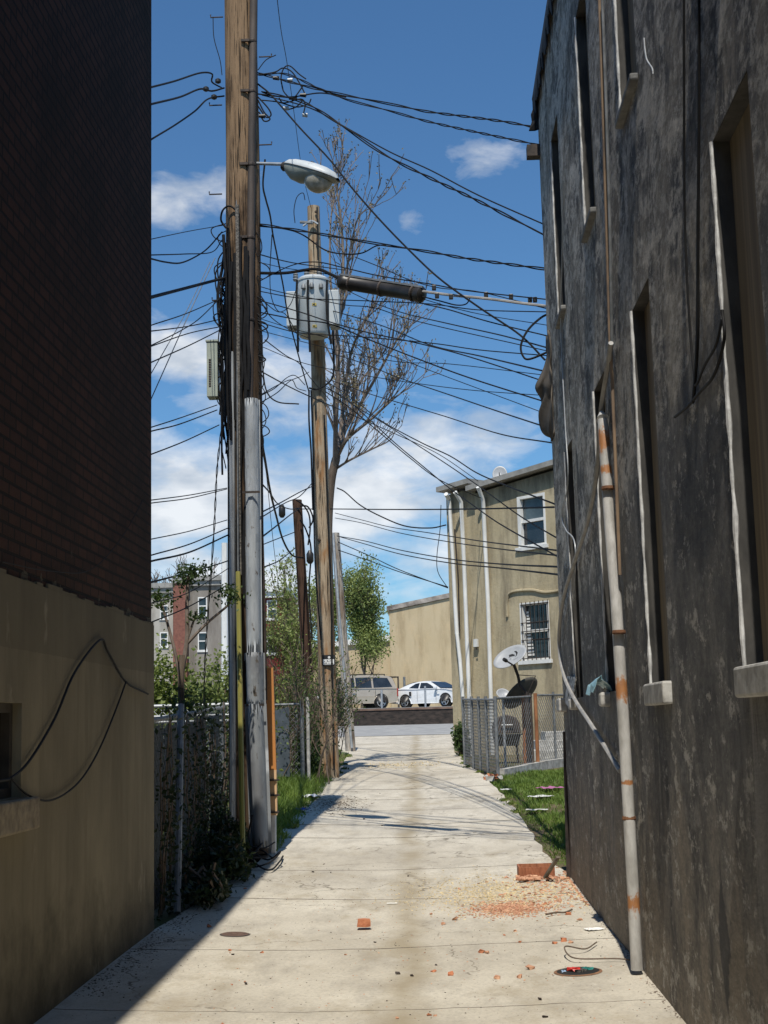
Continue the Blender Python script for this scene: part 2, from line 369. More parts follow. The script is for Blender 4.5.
MAT['dirt'] = m_dirt()
MAT['asphalt'] = pm('grey_asphalt', (.24,.24,.24), (.33,.33,.32), 2, .9, .004, (1,.5,1), detail=9)
MAT['leaf'] = pm('fresh_spring_leaves', (.10,.145,.025), (.23,.28,.06), 1.7, .6, detail=3)
MAT['leaf_dark'] = pm('dark_shrub_leaves', (.03,.06,.014), (.075,.12,.028), 2.5, .55, detail=3)
MAT['leaf_young'] = pm('yellow_green_buds', (.13,.16,.04), (.24,.27,.09), 2.2, .6, detail=3)
MAT['leaf_pale'] = pm('pale_new_leaves', (.13,.18,.045), (.28,.33,.10), 1.2, .6, detail=3)
MAT['leaf_shade'] = pm('shade_darkened_leaves', (.012,.024,.008), (.035,.055,.014), 2.5, .55, detail=3)  # vine and weed leaves by the fence, with its deep shade in the colour
MAT['grass'] = pm('grass_blades', (.075,.14,.018), (.20,.29,.05), 2.2, .6, detail=5)
MAT['bark'] = pm('grey_brown_bark', (.085,.06,.042), (.17,.13,.10), 9, .9, .01, (1,1,.3))
MAT['twig'] = pm('pale_twig_bark', (.11,.085,.07), (.22,.18,.15), 8, .85)
MAT['beige'] = None
for nm in ('leaf','leaf_dark','leaf_young','grass','leaf_pale','leaf_shade'):
    b = MAT[nm].node_tree.nodes['Principled BSDF']; b.inputs['Subsurface Weight'].default_value = 0
    # thin leaves let light through
    t = MAT[nm].node_tree; tr = t.nodes.new('ShaderNodeBsdfTranslucent'); ad = t.nodes.new('ShaderNodeMixShader'); ad.inputs[0].default_value = .35
    src = b.inputs['Base Color'].links[0].from_socket; t.links.new(src, tr.inputs[0])
    t.links.new(b.outputs[0], ad.inputs[1]); t.links.new(tr.outputs[0], ad.inputs[2]); t.links.new(ad.outputs[0], t.nodes['Material Output'].inputs[0])
# ================================================================== GROUND
XR = 1.225; XL = -2.205; YE_L = 11.0; YE_R = 13.6
LEFT_EDGE = [(-8,XL),(YE_L,XL)] + [(p.y,p.x) for p in (gnd(262,858),gnd(296,812),gnd(322,784),gnd(338,771),gnd(349,753))] + [(48,-4.5),(52,-7),(55,-30)]
RIGHT_EDGE = [(-8,XR),(YE_R,XR)] + [(p.y,p.x) for p in (gnd(552,862),gnd(514,806),gnd(487,779),gnd(468,765),gnd(461,756))] + [(46,1.3),(50,3),(53,9),(55,30)]
def lin(T, y):
    for (a, va), (b, vb) in zip(T, T[1:]):
        if y <= b: return va + (vb-va)*max(0,(y-a))/(b-a) if b > a else vb
    return T[-1][1]
def zal(x, y):
    xl = lin(LEFT_EDGE, y); xr = lin(RIGHT_EDGE, y); c = (xl+xr)/2; h = max(.5,(xr-xl)/2)
    return gs(y) - .035*min(1,max(0,(50-y)/6))*max(0, 1-((x-c)/h)**2) + .008*noise.noise(Vector((x*.8, y*.5, 0)))
def terr(x, y):
    if y > 69.15: return 2.42 + max(0,(y-150))*.004
    return gs(y) - .03 + .02*noise.noise(Vector((x*.7,y*.7,3)))
m = MB(); xs = [-300,-150,-80,-50,-35,-25,-18]+[-12+i*.6 for i in range(41)]+[15,20,28,40,60,100,200,300]
ys = [-60,-30,-15,-8]+[-4+i*.7 for i in range(105)]+[69.14,69.16]+[70,74,78,84,95,110,140,180,260,400,700]
xs = sorted(set(xs)); ys = sorted(set(round(y,3) for y in ys if not (69.0 < y < 69.13)))
nx = len(xs)
for y in ys:
    for x in xs: m.v.append((x, y, terr(x, y) - (.06 if (-8 < y < 55 and lin(LEFT_EDGE,y)-.0 < x < lin(RIGHT_EDGE,y)) else 0)))
for j in range(len(ys)-1):
    for i in range(nx-1): a = j*nx+i; m.f.append([a,a+1,a+nx+1,a+nx]); m.m.append(0)
m.build('ground', MAT['dirt'], smooth=True, kind='structure', fixn=False)

# alley: one sheet of worn concrete with real open joints
joints = []
for (px, py) in [(380,1004),(300,945),(360,896),(420,866),(425,834),(400,822),(405,808),(405,797),(405,787),(405,779),(405,771),(405,764)]:
    joints.append(gnd(px, py).y)
joints = [1.0, 3.2, 5.3] + sorted(joints) + [34,37,40,43,46]
rows = []
y = -8.0; base_rows = []
while y < 54: base_rows.append(y); y += .28
rows = [(b, 0, 0) for b in base_rows if all(abs(b-j) > .14 for j in joints)]
for k, j in enumerate(joints):
    w = (.007 + .004*((k*7) % 3)) * (1 if j < 14 else 2.0)
    rows += [(j-w, 0, k+1), (j, 1, k+1), (j+w, 0, k+1)]
rows.sort()
NXA = 44; m = MB()
for (yy, dp, jk) in rows:
    for i in range(NXA+1):
        xl = lin(LEFT_EDGE, yy); xr = lin(RIGHT_EDGE, yy)
        jit = .03*noise.noise(Vector((0, yy*2.2, 5))); jr = .05*noise.noise(Vector((9, yy*1.9, 5)))
        if yy < YE_L: jit = 0
        if yy < YE_R: jr = 0
        x = (xl+jit) + (xr+jr-xl-jit)*i/NXA
        ya = yy
        if jk:
            ya += .05*noise.noise(Vector((x*.9, jk*3.1, 0))) + .025*noise.noise(Vector((x*6, jk*3.1, 0))) + (x*.03*((jk % 3)-1))
            thin = .5+.9*abs(noise.noise(Vector((x*1.3, jk*5.7, 2))))
            ctr = joints[jk-1]; ya = ya if dp else ya + (yy-ctr)*(thin-1)
        z = zal(x, yy) - (.03 if dp else 0)
        m.v.append((x, ya, z))
for j in range(len(rows)-1):
    for i in range(NXA):
        a = j*(NXA+1)+i; m.f.append([a,a+1,a+NXA+2,a+NXA+1]); m.m.append(1 if (rows[j][1] or rows[j+1][1]) else 0)
n0 = len(m.v)
for side in (0, NXA):
    for j in range(len(rows)-1):
        a = m.v[j*(NXA+1)+side]; b = m.v[(j+1)*(NXA+1)+side]
        m.face([a, b, (b[0],b[1],b[2]-.12), (a[0],a[1],a[2]-.12)])
m.build('alley_pavement', [MAT['concrete'], MAT['joint']], kind='structure', fixn=False)

# cross street beyond the alley
m = MB()
ys2 = [53.9+i*1.0 for i in range(16)] ; ys2[-1] = 69.05
for y in ys2:
    for x in [-120,-60,-30,-15,-8,-4,0,4,8,15,30,60,120]: m.v.append((x, y, gs(y)+.012))
for j in range(len(ys2)-1):
    for i in range(12): a = j*13+i; m.f.append([a,a+1,a+14,a+13]); m.m.append(0)
m.build('street', MAT['asphalt'], kind='structure', smooth=True, fixn=False)
m = MB().box((-60,75.5,2.44),(80,90,2.47))
m2 = MB().box((-120,69.45,2.40),(120,140,2.45)); m2.build('parking_lot', MAT['asphalt'], kind='structure')

# low retaining wall
MAT['oldbrick'] = pm('mossy_dark_brick', (.012,.010,.009), (.055,.04,.033), 3, .9, .01, (1,1,2.5))
t = thing('retaining_wall', (-2,69.2,1.6), 'low dark brick retaining wall below the parked cars', 'wall')
MB().box((-60,69.0,1.2),(60,69.4,2.32)).build('wall_face', MAT['oldbrick'], t)
MB().box((-60,68.96,2.322),(60,69.44,2.42)).build('coping', pm('rusty_brown_coping', (.12,.07,.05),(.2,.14,.11), 2, .9, .01), t)

# ================================================================== LEFT BUILDING
Hl = 8.0
root = thing('brick_rowhouse', (-5,3,0), 'dark brick rowhouse wall with tan stucco base, in shade along the alley', 'building')
zb = (onx(40,585,XL).z + onx(140,620,XL).z)/2
wa = onx(-6,703,XL); wb = onx(22,703,XL); wc = onx(22,797,XL)
wy0, wy1, wz0, wz1 = wb.y-.95, wb.y, wc.z, wb.z
m = MB().box((-12,-8,-.2),(XL-.125,YE_L-.005,Hl-.01)); m.build('rear_wall', MAT['brick'], root)
# brick face, cut in a thin shell so the window below is a real hole
MB().box((XL-.12,-8,zb),(XL-.02,YE_L,Hl)).build('wall', MAT['brick'], root)
m = MB()
for (a, b, c, d) in [(-8,wy0,-.2,zb-.003),(wy1,YE_L+.01,-.2,zb-.003),(wy0,wy1,-.2,wz0),(wy0,wy1,wz1,zb-.003)]:
    m.box((XL-.12,a,c),(XL,b,d))
m.build('stucco_base', MAT['stucco_l'], root)
MB().box((-12,YE_L+.001,-.2),(XL-.122,YE_L+.012,zb)).build('rear_stucco', MAT['stucco_l'], root)
m = MB().box((-12.1,-8.1,Hl),(XL+.17,YE_L+.10,Hl+.14)); m.build('roof', MAT['iron'], root)
w = MB().box((XL-.115,wy0,wz0),(XL-.10,wy1,wz1)).build('window', MAT['glass'], root)
fr = MB()
for lo, hi in (((XL-.10,wy0,wz0),(XL-.05,wy0+.05,wz1)),((XL-.10,wy1-.05,wz0),(XL-.05,wy1,wz1)),((XL-.10,wy0+.05,wz1-.05),(XL-.05,wy1-.05,wz1)),((XL-.10,wy0+.05,wz0),(XL-.05,wy1-.05,wz0+.05))): fr.box(lo, hi)
fr.build('frame', pm('dark_window_frame', (.03,.025,.02),(.06,.05,.04), 8, .8), w)
MB().box((XL-.05,wy0-.05,wz0-.17),(XL+.07,wy1+.13,wz0-.004)).build('sill', pm('chipped_stone_sill', (.16,.13,.09),(.30,.25,.17), 14, .9, .015), root, bevel=.012)

m = MB(); yy = -2.0; rr_ = random.Random(9)
while yy < YE_L-.02:
    w_ = min(rr_.uniform(.04,.22), YE_L-yy); h_ = rr_.uniform(-.004,.03)+.02*noise.noise(Vector((yy*1.7,0,0)))
    if h_ > .002: m.box((XL-.019,yy,zb-.002),(XL-.002,yy+w_-.001,zb+h_))
    yy += w_
m.build('chipped_stucco_edge', MAT['stucco_l'], root, kind='stuff')
# loose cable stapled to the stucco
def wall_cable(pts, X, r, name, label, mat='wire', n=8):
    P = [onx(px, py, X) for px, py in pts]
    return MB().tube(crom(P, n), r, 6).build(name, MAT[mat], smooth=True, label=label, cat='cable')
wall_cable([(-30,790),(0,781),(11,778),(30,760),(55,718),(75,672),(100,640),(108,652),(126,682),(148,694)], XL+.02, .0075, 'wall_cable', 'black cable stapled in a peak across the shaded stucco wall')
wall_cable([(126,682),(115,712),(98,752),(78,783),(52,800),(28,795),(11,778)], XL+.025, .006, 'wall_cable', 'thin black cable hanging in a deep loop on the shaded stucco wall')
wall_cable([(2,562),(50,571),(90,570),(120,540),(143,500)], XL, .003, 'wall_cable', 'thin faded wire lying across the sooty bricks just above the stucco')

# ================================================================== RIGHT BUILDING
Hr = 7.85
RB = thing('rendered_rowhouse', (6,3,0), 'tall rowhouse wall with dark grey streaked render and boarded windows beside the alley', 'building')
def yw(px, py): return onx(px, py, XR).y
def zw(px, py): return onx(px, py, XR).z
# openings: (near y, far y, z bottom, z top)
def op(pf, zb_p, zt_p, width): 
    yf = yw(*pf); return [yf-width, yf, zw(*zb_p), zw(*zt_p)]
O1 = op((735,500), (744,668), (722,135), .66); O2 = op((642,500), (649,681), (633,300), .64)
O3 = op((600,520), (604,694), (597,365), .62); O4 = op((570,560), (573,700), (566,430), .6)
zlo = sum(o[2] for o in (O1,O2,O3,O4))/4; zt = (O1[3]+O2[3])/2
for o in (O1,O2,O3,O4): o[2] = zlo; o[3] = zt
U2 = op((626,90), (626,112), (618,-150), .95); U3 = op((586,200), (588,228), (575,-10), .85); U4 = op((565,280), (566,305), (560,150), .8)
zu = (U2[2]+U3[2]+U4[2])/3; print('openings', O1,O2,O3,O4,U2,U3,U4)
U1 = [O1[0],O1[1],zu,min(zu+1.75,Hr-.25)]
for u, o in ((U2,O2),(U3,O3),(U4,O4)): u[0]=o[0]; u[1]=o[1]; u[2] = zu; u[3] = min(zu+1.75, Hr-.25)
OPS = [O1,O2,O3,O4,U1,U2,U3,U4]
near = [[O1[0]-3.0,O1[1]-3.0,zlo,zt],[O1[0]-3,O1[1]-3,zu,min(zu+1.75,Hr-.25)]]
OPS += near
ysn = sorted(set([-8,YE_R]+[v for o in OPS for v in o[:2]])); zsn = sorted(set([-.2,Hr]+[v for o in OPS for v in o[2:]]))
m = MB(); D = .13
def inop(y, z): return any(o[0]<y<o[1] and o[2]<z<o[3] for o in OPS)
for a, b in zip(ysn, ysn[1:]):
    for c, d in zip(zsn, zsn[1:]):
        if not inop((a+b)/2, (c+d)/2):
            # subdivide and let the old render undulate a little
            ny = max(1, int((b-a)/.18)); nz_ = max(1, int((d-c)/.18))
            def P(y, z):
                edge = any((abs(y-o[0])<.01 or abs(y-o[1])<.01) and o[2]-.01<z<o[3]+.01 or (abs(z-o[2])<.01 or abs(z-o[3])<.01) and o[0]-.01<y<o[1]+.01 for o in OPS)
                k = 0 if edge else 1
                return (XR + k*(.007*noise.noise(Vector((1,y*2.0,z*.9))) + .004*noise.noise(Vector((4,y*5,z*3)))), y, z)
            for i in range(ny):
                for j in range(nz_):
                    y0, y1 = a+(b-a)*i/ny, a+(b-a)*(i+1)/ny; z0, z1 = c+(d-c)*j/nz_, c+(d-c)*(j+1)/nz_
                    m.face([P(y0,z0),P(y0,z1),P(y1,z1),P(y1,z0)])
m.face([(XR,YE_R,-.2),(XR,YE_R,Hr),(XR+D,YE_R,Hr),(XR+D,YE_R,-.2)])
import bmesh
o = m.build('wall', MAT['darkwall'], RB, fixn=False)
bm = bmesh.new(); bm.from_mesh(o.data); bmesh.ops.remove_doubles(bm, verts=bm.verts, dist=.0005); bm.to_mesh(o.data); bm.free()
o.data.polygons.foreach_set('use_smooth', [True]*len(o.data.polygons)); o.data.set_sharp_from_angle(angle=R(40))
MB().box((XR+D,-8,-.2),(11,YE_R-.003,Hr-.01)).build('rear_wall', MAT['darkwall'], RB)
MB().box((XR-.04,-8.1,Hr),(11.1,YE_R+.1,Hr+.12)).build('roof', MAT['iron'], RB)
for k, o_ in enumerate(OPS):
    y0,y1,z0,z1 = o_
    w = MB().box((XR+.072,y0,z0),(XR+D-.003,y1,z1)).build('boarded_window', MAT['ply'], RB)
    rv = MB().face([(XR+.002,y1,z0),(XR+.002,y1,z1),(XR+.072,y1,z1),(XR+.072,y1,z0)]).face([(XR+.002,y0,z0),(XR+.072,y0,z0),(XR+.072,y0,z1),(XR+.002,y0,z1)]).face([(XR+.002,y0,z1),(XR+.072,y0,z1),(XR+.072,y1,z1),(XR+.002,y1,z1)])
    # rough white roll along the arris, its sunlit strip put into the colour
    P = [(XR-.004+.003*noise.noise(Vector((k,z0+(z1-z0)*i/40*6,0))), y1+.006*noise.noise(Vector((k+3,(z0+(z1-z0)*i/40)*9,0))), z0+(z1-z0)*i/40) for i in range(41)]
    rv.build('reveal', MAT['reveal_shade'], w, fixn=False)
    MB().tube(P, [.009+.007*noise.noise(Vector((k+9,p[2]*7,1))) for p in P], 6).build('sunlit_edge', MAT['reveal'], w, fixn=False)
    if k in (0,1,4,5,6,7,8,9):
        s = MB().box((XR-.05,y0-.03,z0-.12),(XR+.071,y1+.005,z0)) if k < 4 else MB().box((XR-.045,y0-.02,z0-.045),(XR+.071,y1+.005,z0))
        s.build('sill', MAT['sill'] if k < 4 else MAT['darksill'], w, bevel=.012)
    else:
        for c in ((y1-.10, y1+.05),):
            MB().box((XR-.07,c[0],z0-.10),(XR+.05,c[1],z0)).build('sill', MAT['sill'], w, bevel=.02)
# last stub of sill at the corner
zc_ = zlo
MB().box((XR-.07,YE_R-.30,zc_-.11),(XR+.02,YE_R-.02,zc_+.02)).build('sill_stub', MAT['sill'], RB, bevel=.02)
# broken brick at the corner foot
MB().tube([(XR-.01,YE_R-.02,g(YE_R)-.05),(XR+.0,YE_R-.01,1.0),(XR,YE_R-.02,1.5)], [.035,.03,.02], 7).build('crumbled_corner', MAT['oldbrick'], RB)
# timber end sticking out under the roof
b = at(541,155,YE_R); MB().box((b.x-.15,YE_R-.14,b.z-.06),(XR+.02,YE_R-.02,b.z+.06)).build('beam_end', MAT['iron'], RB)
# tarry roof felt hanging over the corner
m = MB(); pts = [(541,62),(538,78),(535,88),(532,98),(534,106),(531,114),(532,121),(529,130),(536,123),(543,112)]
prev = None
top = [at(560,py,YE_R-.1) for px, py in pts]
for k in range(len(pts)-1):
    a = at(pts[k][0],pts[k][1],YE_R-.05); b2 = at(pts[k+1][0],pts[k+1][1],YE_R-.05)
    c2 = Vector((XR+.03,YE_R-.1,b2.z)); d2 = Vector((XR+.03,YE_R-.1,a.z)); off = Vector((0,.03,0))
    mid1 = (a+d2)/2+Vector((0,.03*math.sin(k*2.1),0)); mid2 = (b2+c2)/2+Vector((0,.03*math.sin((k+1)*2.1),0))
    m.prism([a,b2,mid2,mid1], off); m.prism([mid1,mid2,c2,d2], off)
m.build('hanging_roof_felt', MAT['wire'], RB)
# ragged felt torn along the eave
m = MB(); yy = YE_R+.02; rr_ = random.Random(3)
while yy > 7.0:
    w_ = rr_.uniform(.05,.16); h_ = rr_.uniform(.03,.22)*(1 if yy > 10 else .5)
    m.prism([(XR-.045,yy,Hr+.02),(XR-.045,yy-w_,Hr+.02),(XR-.04,yy-w_*.8,Hr-h_),(XR-.05,yy-w_*.3,Hr-h_*rr_.uniform(.5,1.1))], (.012,0,0)); yy -= w_*.9
m.build('torn_felt_edge', MAT['wire'], RB)
# brown cloth hanging on the corner
MAT['cloth'] = pm('dirty_brown_tarpaulin', (.05,.042,.032), (.12,.10,.08), 5, .85, .004)
prof = [(553,338),(549,352),(544,366),(539,378),(536,388),(541,398),(538,410),(541,425),(546,436),(556,441)]
m = MB(); nc = 14; rowsP = []
for k, (px, py) in enumerate(crom([(p[0],p[1],0) for p in prof], 4)[:] if False else [(v.x, v.y) for v in crom([(p[0],p[1],0) for p in prof], 4)]):
    a = at(px, py, YE_R-.05); row = []
    for i in range(nc+1):
        t_ = i/nc; x = a.x + (XR+.01-a.x)*t_ if t_ < .75 else XR-.015
        yv = YE_R-.02 - t_*.34 if True else 0
        row.append((min(x, XR-.012)-.018*math.sin(t_*9+k*.5)*(.5), yv + .02*math.sin(k*.7+t_*7), a.z+.02*math.sin(t_*11+k*.2)))
    rowsP.append(row)
for r_ in rowsP: m.v += r_
for j in range(len(rowsP)-1):
    for i in range(nc): a = j*(nc+1)+i; m.f.append([a,a+1,a+nc+2,a+nc+1]); m.m.append(0)
o = m.build('tarpaulin', MAT['cloth'], smooth=True, label='dirty brown tarpaulin hanging crumpled on the far corner of the dark wall', cat='tarpaulin')
sm = o.modifiers.new('s','SOLIDIFY'); sm.thickness = .012

# drainpipe: fat white lower length with rust, leaning
def m_rustpipe(zs):
    n = NT('rust_banded_white_pipe'); x, y, z = n.sep()[:3]
    a = n.noise(9, 8, .7, n.map((1,1,.3))); c = n.mix(n.ramp(a, [(.42, 0), (.7, 1)]), (.46,.45,.43), (.22,.21,.19))
    tot = None
    for z0, h in zs:
        d = n.math('DIVIDE', n.math('ABSOLUTE', n.math('SUBTRACT', z, z0)), h); m = n.math('SUBTRACT', 1.0, d, cl=True); tot = m if tot is None else n.math('MAXIMUM', tot, m)
    k = n.math('ADD', n.math('MULTIPLY', tot, .30), n.math('MULTIPLY', n.noise(17, 9, .8, n.map((1,1,.6))), .8))
    c = n.mix(n.ramp(k, [(.54, 0), (.62, .92)]), c, n.mix(n.noise(40, 4), (.42,.17,.035), (.20,.07,.02)))
    return n.out(c, .55, n.bump(a, .003))
MAT['rustpipe'] = m_rustpipe([(onx(605,450,XR).z,.16),(onx(607,480,XR).z,.06),(onx(622,690,XR).z,.16),(onx(633,895,XR).z,.13),(onx(628,780,XR).z,.03)])
def wp(px, py, off=.0): p = onx(px, py, XR-off); return p
PB = [wp(603,420,.05), wp(606,470,.055), wp(611,540,.055), wp(616,600,.055), wp(621,680,.055), wp(627,780,.055), wp(632,870,.055), wp(637,970,.055)]
o = MB().tube(PB, .037, 14).build('drainpipe', MAT['rustpipe'], RB, smooth=True, label='white drainpipe streaked with orange rust')
MB().tube([wp(603,420,.05), wp(601.5,412,.045)], [.045,.012], 12).build('broken_tip', MAT['rustpipe'], o, smooth=True)
m = MB()
for (px, py) in ((608,488),(619,632),(629,818)):
    p = wp(px, py, .055); m.lathe((p.x,p.y,p.z-.012), [(.041,0),(.044,.006),(.041,.024)], 14)
m.build('strap', pm('rusted_strap', (.09,.04,.02),(.2,.09,.04), 20, .9), o)
rp = [(607,455,470),(607,480,500)]
# thin pipe, brown upper length running the height of the wall
MAT['pinepipe'] = m_stain('peeling_orange_brown_strip', (.26,.18,.115), (.11,.08,.06), (.36,.26,.17), 9, .75, (1,1,.3))
PT = [wp(598,-40,.03), wp(601,40,.03), wp(604,140,.03), wp(607,240,.03), wp(609.5,330,.03), wp(613,400,.03), wp(617,500,.03), wp(620,575,.03)]
MB().tube(PT, .011, 8).build('service_conduit', MAT['pinepipe'], RB, smooth=True)
PT = [wp(601,-40,.03), wp(606,100,.03), wp(610,230,.03), wp(612,345,.03)]
MB().tube(PT, .010, 8).build('thin_conduit', MAT['galv_dull'], RB, smooth=True)
PT = [wp(620,590,.02), wp(625,700,.02), wp(632,860,.02)]
MB().tube(PT, .010, 6).build('thin_conduit', MAT['iron'], RB, smooth=True)
# grey hose-like cable sagging from the strap to the drainpipe foot
def rcable(pts, r, label, mat='wire', off=.035, name='wall_cable', n=8):
    P = [wp(px, py, off) for px, py in pts]
    return MB().tube(crom(P, n), r, 7).build(name, MAT[mat], smooth=True, label=label, cat='cable')
rcable([(611,343),(608,365),(601,410),(597,470),(588,520),(575,560),(563,600),(559,640),(563,672),(574,698),(592,726),(620,771)], .017, 'thick grey cable bowing along the dark wall to the white drainpipe', 'wire_grey', .045)
rcable([(563,180),(562,260),(561,330),(565,420),(568,480),(562,515),(566,530),(575,545),(574,600)], .006, 'thin whitish wire loose on the far end of the dark wall', 'galv', .02)
rcable([(699,-20),(699,100),(698,250),(698,330),(695,385),(693,400),(697,340),(698,200)], .007, 'black wire hanging straight down the dark wall between the boarded windows', 'wire', .02)
rcable([(684,-20),(684,100),(685,230),(690,330),(694,372),(696,385),(705,365),(716,345),(722,320)], .006, 'black wire ending in a small loop beside the near boarded window', 'wire', .02)
rcable([(675,417),(688,406),(700,392),(714,375),(724,340),(722,310)], .007, 'short black wire curving up to the near boarded window', 'wire', .02)
rcable([(644,38),(645,50),(647,60),(652,68),(653,74)], .004, 'frayed pale cord dangling from the upper window sill', 'galv', .08)
# blue bag on the third sill
p = wp(604,700,.0)
m = MB(); nn = 9
for j in range(nn):
    for i in range(nn):
        u = i/(nn-1); v = j/(nn-1)
        yy = O3[0]+.55 + (O3[1]-O3[0]-.2)*u*.95; zz = zlo + .012 + .10*math.sin(v*2.6)*(1-.3*u) + .03*noise.noise(Vector((u*5,v*5,1)))
        m.v.append((XR+.02-.14*v + .03*noise.noise(Vector((u*4,v*4,7))), yy, zz if v < .7 else zz-.06*(v-.7)/.3))
for j in range(nn-1):
    for i in range(nn-1): a = j*nn+i; m.f.append([a,a+1,a+nn+1,a+nn]); m.m.append(0)
o = m.build('plastic_bag', pm('pale_blue_plastic', (.16,.30,.36),(.30,.46,.52), 12, .35), label='crumpled pale blue plastic bag lying on a window sill of the dark wall', cat='bag')
o.modifiers.new('s','SOLIDIFY').thickness = .004
# scrap of black and white printed cloth
def m_lace():
    n = NT('black_and_white_print'); v = n.N.new('ShaderNodeTexVoronoi'); v.inputs['Scale'].default_value = 26; n.L.new(n.map((1,1,.8)), v.inputs['Vector'])
    return n.out(n.ramp(v.outputs['Distance'], [(.36, (.02,.02,.02)), (.44, (.6,.6,.58))]), .8)
m = MB(); P0 = [(568,676),(577,677),(575,690),(573,705),(571,709),(566,703),(567,690)]
m.prism([wp(a,b,.015) for a, b in P0], (-.01,0,0))
m.build('cloth_scrap', m_lace(), label='black and white patterned scrap of cloth stuck to the dark wall by the last window', cat='cloth')

# ================================================================== FAR BUILDINGS
MAT['beige'] = None
def m_beige(nm, a, b, stain, run=0):
    n = NT(nm); f = n.noise(.9, 8, .62, n.map((1,1,.6))); s = n.noise(1.3, 7, .7, n.map((1,1,.16), loc=(3,3,3)))
    c = n.mix(n.ramp(f, [(.3, 0), (.7, 1)]), a, b); c = n.mix(n.ramp(s, [(.46, 0), (.64, .85)]), c, stain)
    k = n.noise(2.6, 9, .75, n.map((1,1,.5), loc=(7,1,1))); c = n.mix(n.ramp(k, [(.52, 0), (.66, .5)]), c, (stain[0]*1.5, stain[1]*1.5, stain[2]*1.5))
    if run:      # soot run-off under the eaves
        z = n.sep()[2]; e = n.math('ADD', n.math('MULTIPLY', n.math('SUBTRACT', z, run), .55), n.math('MULTIPLY', n.noise(2.2, 8, .75, n.map((1,1,.22))), 1.1)); c = n.mix(n.ramp(e, [(.42, 0), (.78, .85)]), c, (.10,.085,.062))
    h = n.noise(14, 6, .7); return n.out(c, .9, n.bump(h, .01), spec=.15)
MAT['beige'] = m_beige('stained_beige_render', (.40,.335,.215), (.51,.44,.305), (.15,.125,.088), 7.3)
MAT['beige2'] = m_beige('plain_beige_render', (.47,.38,.24), (.52,.43,.29), (.37,.29,.18))
MAT['tar'] = pm('grey_roof_edge', (.22,.215,.20), (.33,.32,.30), 4, .8)
# the wall line: from A (far, left) towards the near right
A = at(447.5,600,36.6); B = at(553,600,34.0); A.z = B.z = 0
dv = (B-A).normalized(); nv = Vector((dv.y,-dv.x,0))      # out of the wall, towards the camera
if nv.y > 0: nv = -nv
def onplane(px, py, o=A, n_=nv, off=0):
    d = ray(px, py); q = o + n_*off; t_ = (q-CAM).dot(n_)/d.dot(n_); return CAM + d*t_
FB = thing('beige_rowhouse', (A.x, A.y, g(34)), 'two storey beige rowhouse with white downpipes at the end of the alley', 'building')
sA = 0.0; sS = (onplane(478,600)-A).dot(dv); sE = sS+9
zr1a = onplane(443,492).z; zr1b = onplane(474,483).z; zr2a = onplane(475,490).z; zr2b = onplane(548,468).z
sl2 = (zr2b-zr2a)/((onplane(548,468)-onplane(475,490)).dot(dv)); sl1 = (zr1b-zr1a)/((onplane(474,483)-onplane(443,492)).dot(dv))
print('far roof', zr1a, zr2a, sl1, sl2, sS)
sl1 = max(0,min(sl1,.25)); sl2 = max(0,min(sl2,.25))
def fp(s, z, o=0): q = A + dv*s + nv*o; return Vector((q.x, q.y, z))
dep = -nv*8
def wing(s0, s1, z0, sl, zbase, setb=0):
    P = [fp(s0,zbase,-setb), fp(s1,zbase,-setb), fp(s1,z0+sl*(s1-s0),-setb), fp(s0,z0,-setb)]
    return MB().prism(P, dep)
zg = .5
wing(.02, sS-.01, zr1a-.1, sl1, zg, .05).build('lower_wing', MAT['beige'], FB)
# main wing wall with window holes: built as face + deep box behind
wins = []
for (x0,x1,y0,y1) in ((519,546,492,548),(522,551,600,661)):
    a = onplane(x0,y1); b = onplane(x1,y0); w0 = (a-A).dot(dv); w1 = w0 + (.92 if x0 == 519 else .95); wins.append([w0, w1, a.z, b.z])
print('wins', wins)
ss = sorted(set([sS, sE]+[v for w in wins for v in w[:2]])); zz = sorted(set([zg]+[v for w in wins for v in w[2:]]))
m = MB()
for a, b in zip(ss, ss[1:]):
    for c, d in zip(zz, zz[1:]):
        if not any(w[0]-1e-4<=a and b<=w[1]+1e-4 and w[2]-1e-4<=c and d<=w[3]+1e-4 for w in wins): m.face([fp(a,c),fp(b,c),fp(b,d),fp(a,d)])
    zt2 = lambda s: zr2a-.1+sl2*(s-sS)
    m.face([fp(a,zz[-1]),fp(b,zz[-1]),fp(b,zt2(b)),fp(a,zt2(a))])
m.face([fp(sS,zg),fp(sS,zt2(sS)),fp(sS,zt2(sS),-.2),fp(sS,zg,-.2)])
m.build('wall', MAT['beige'], FB)
wing(sS, sE, zr2a-.1, sl2, zg, .13).build('wall_core', MAT['beige'], FB)
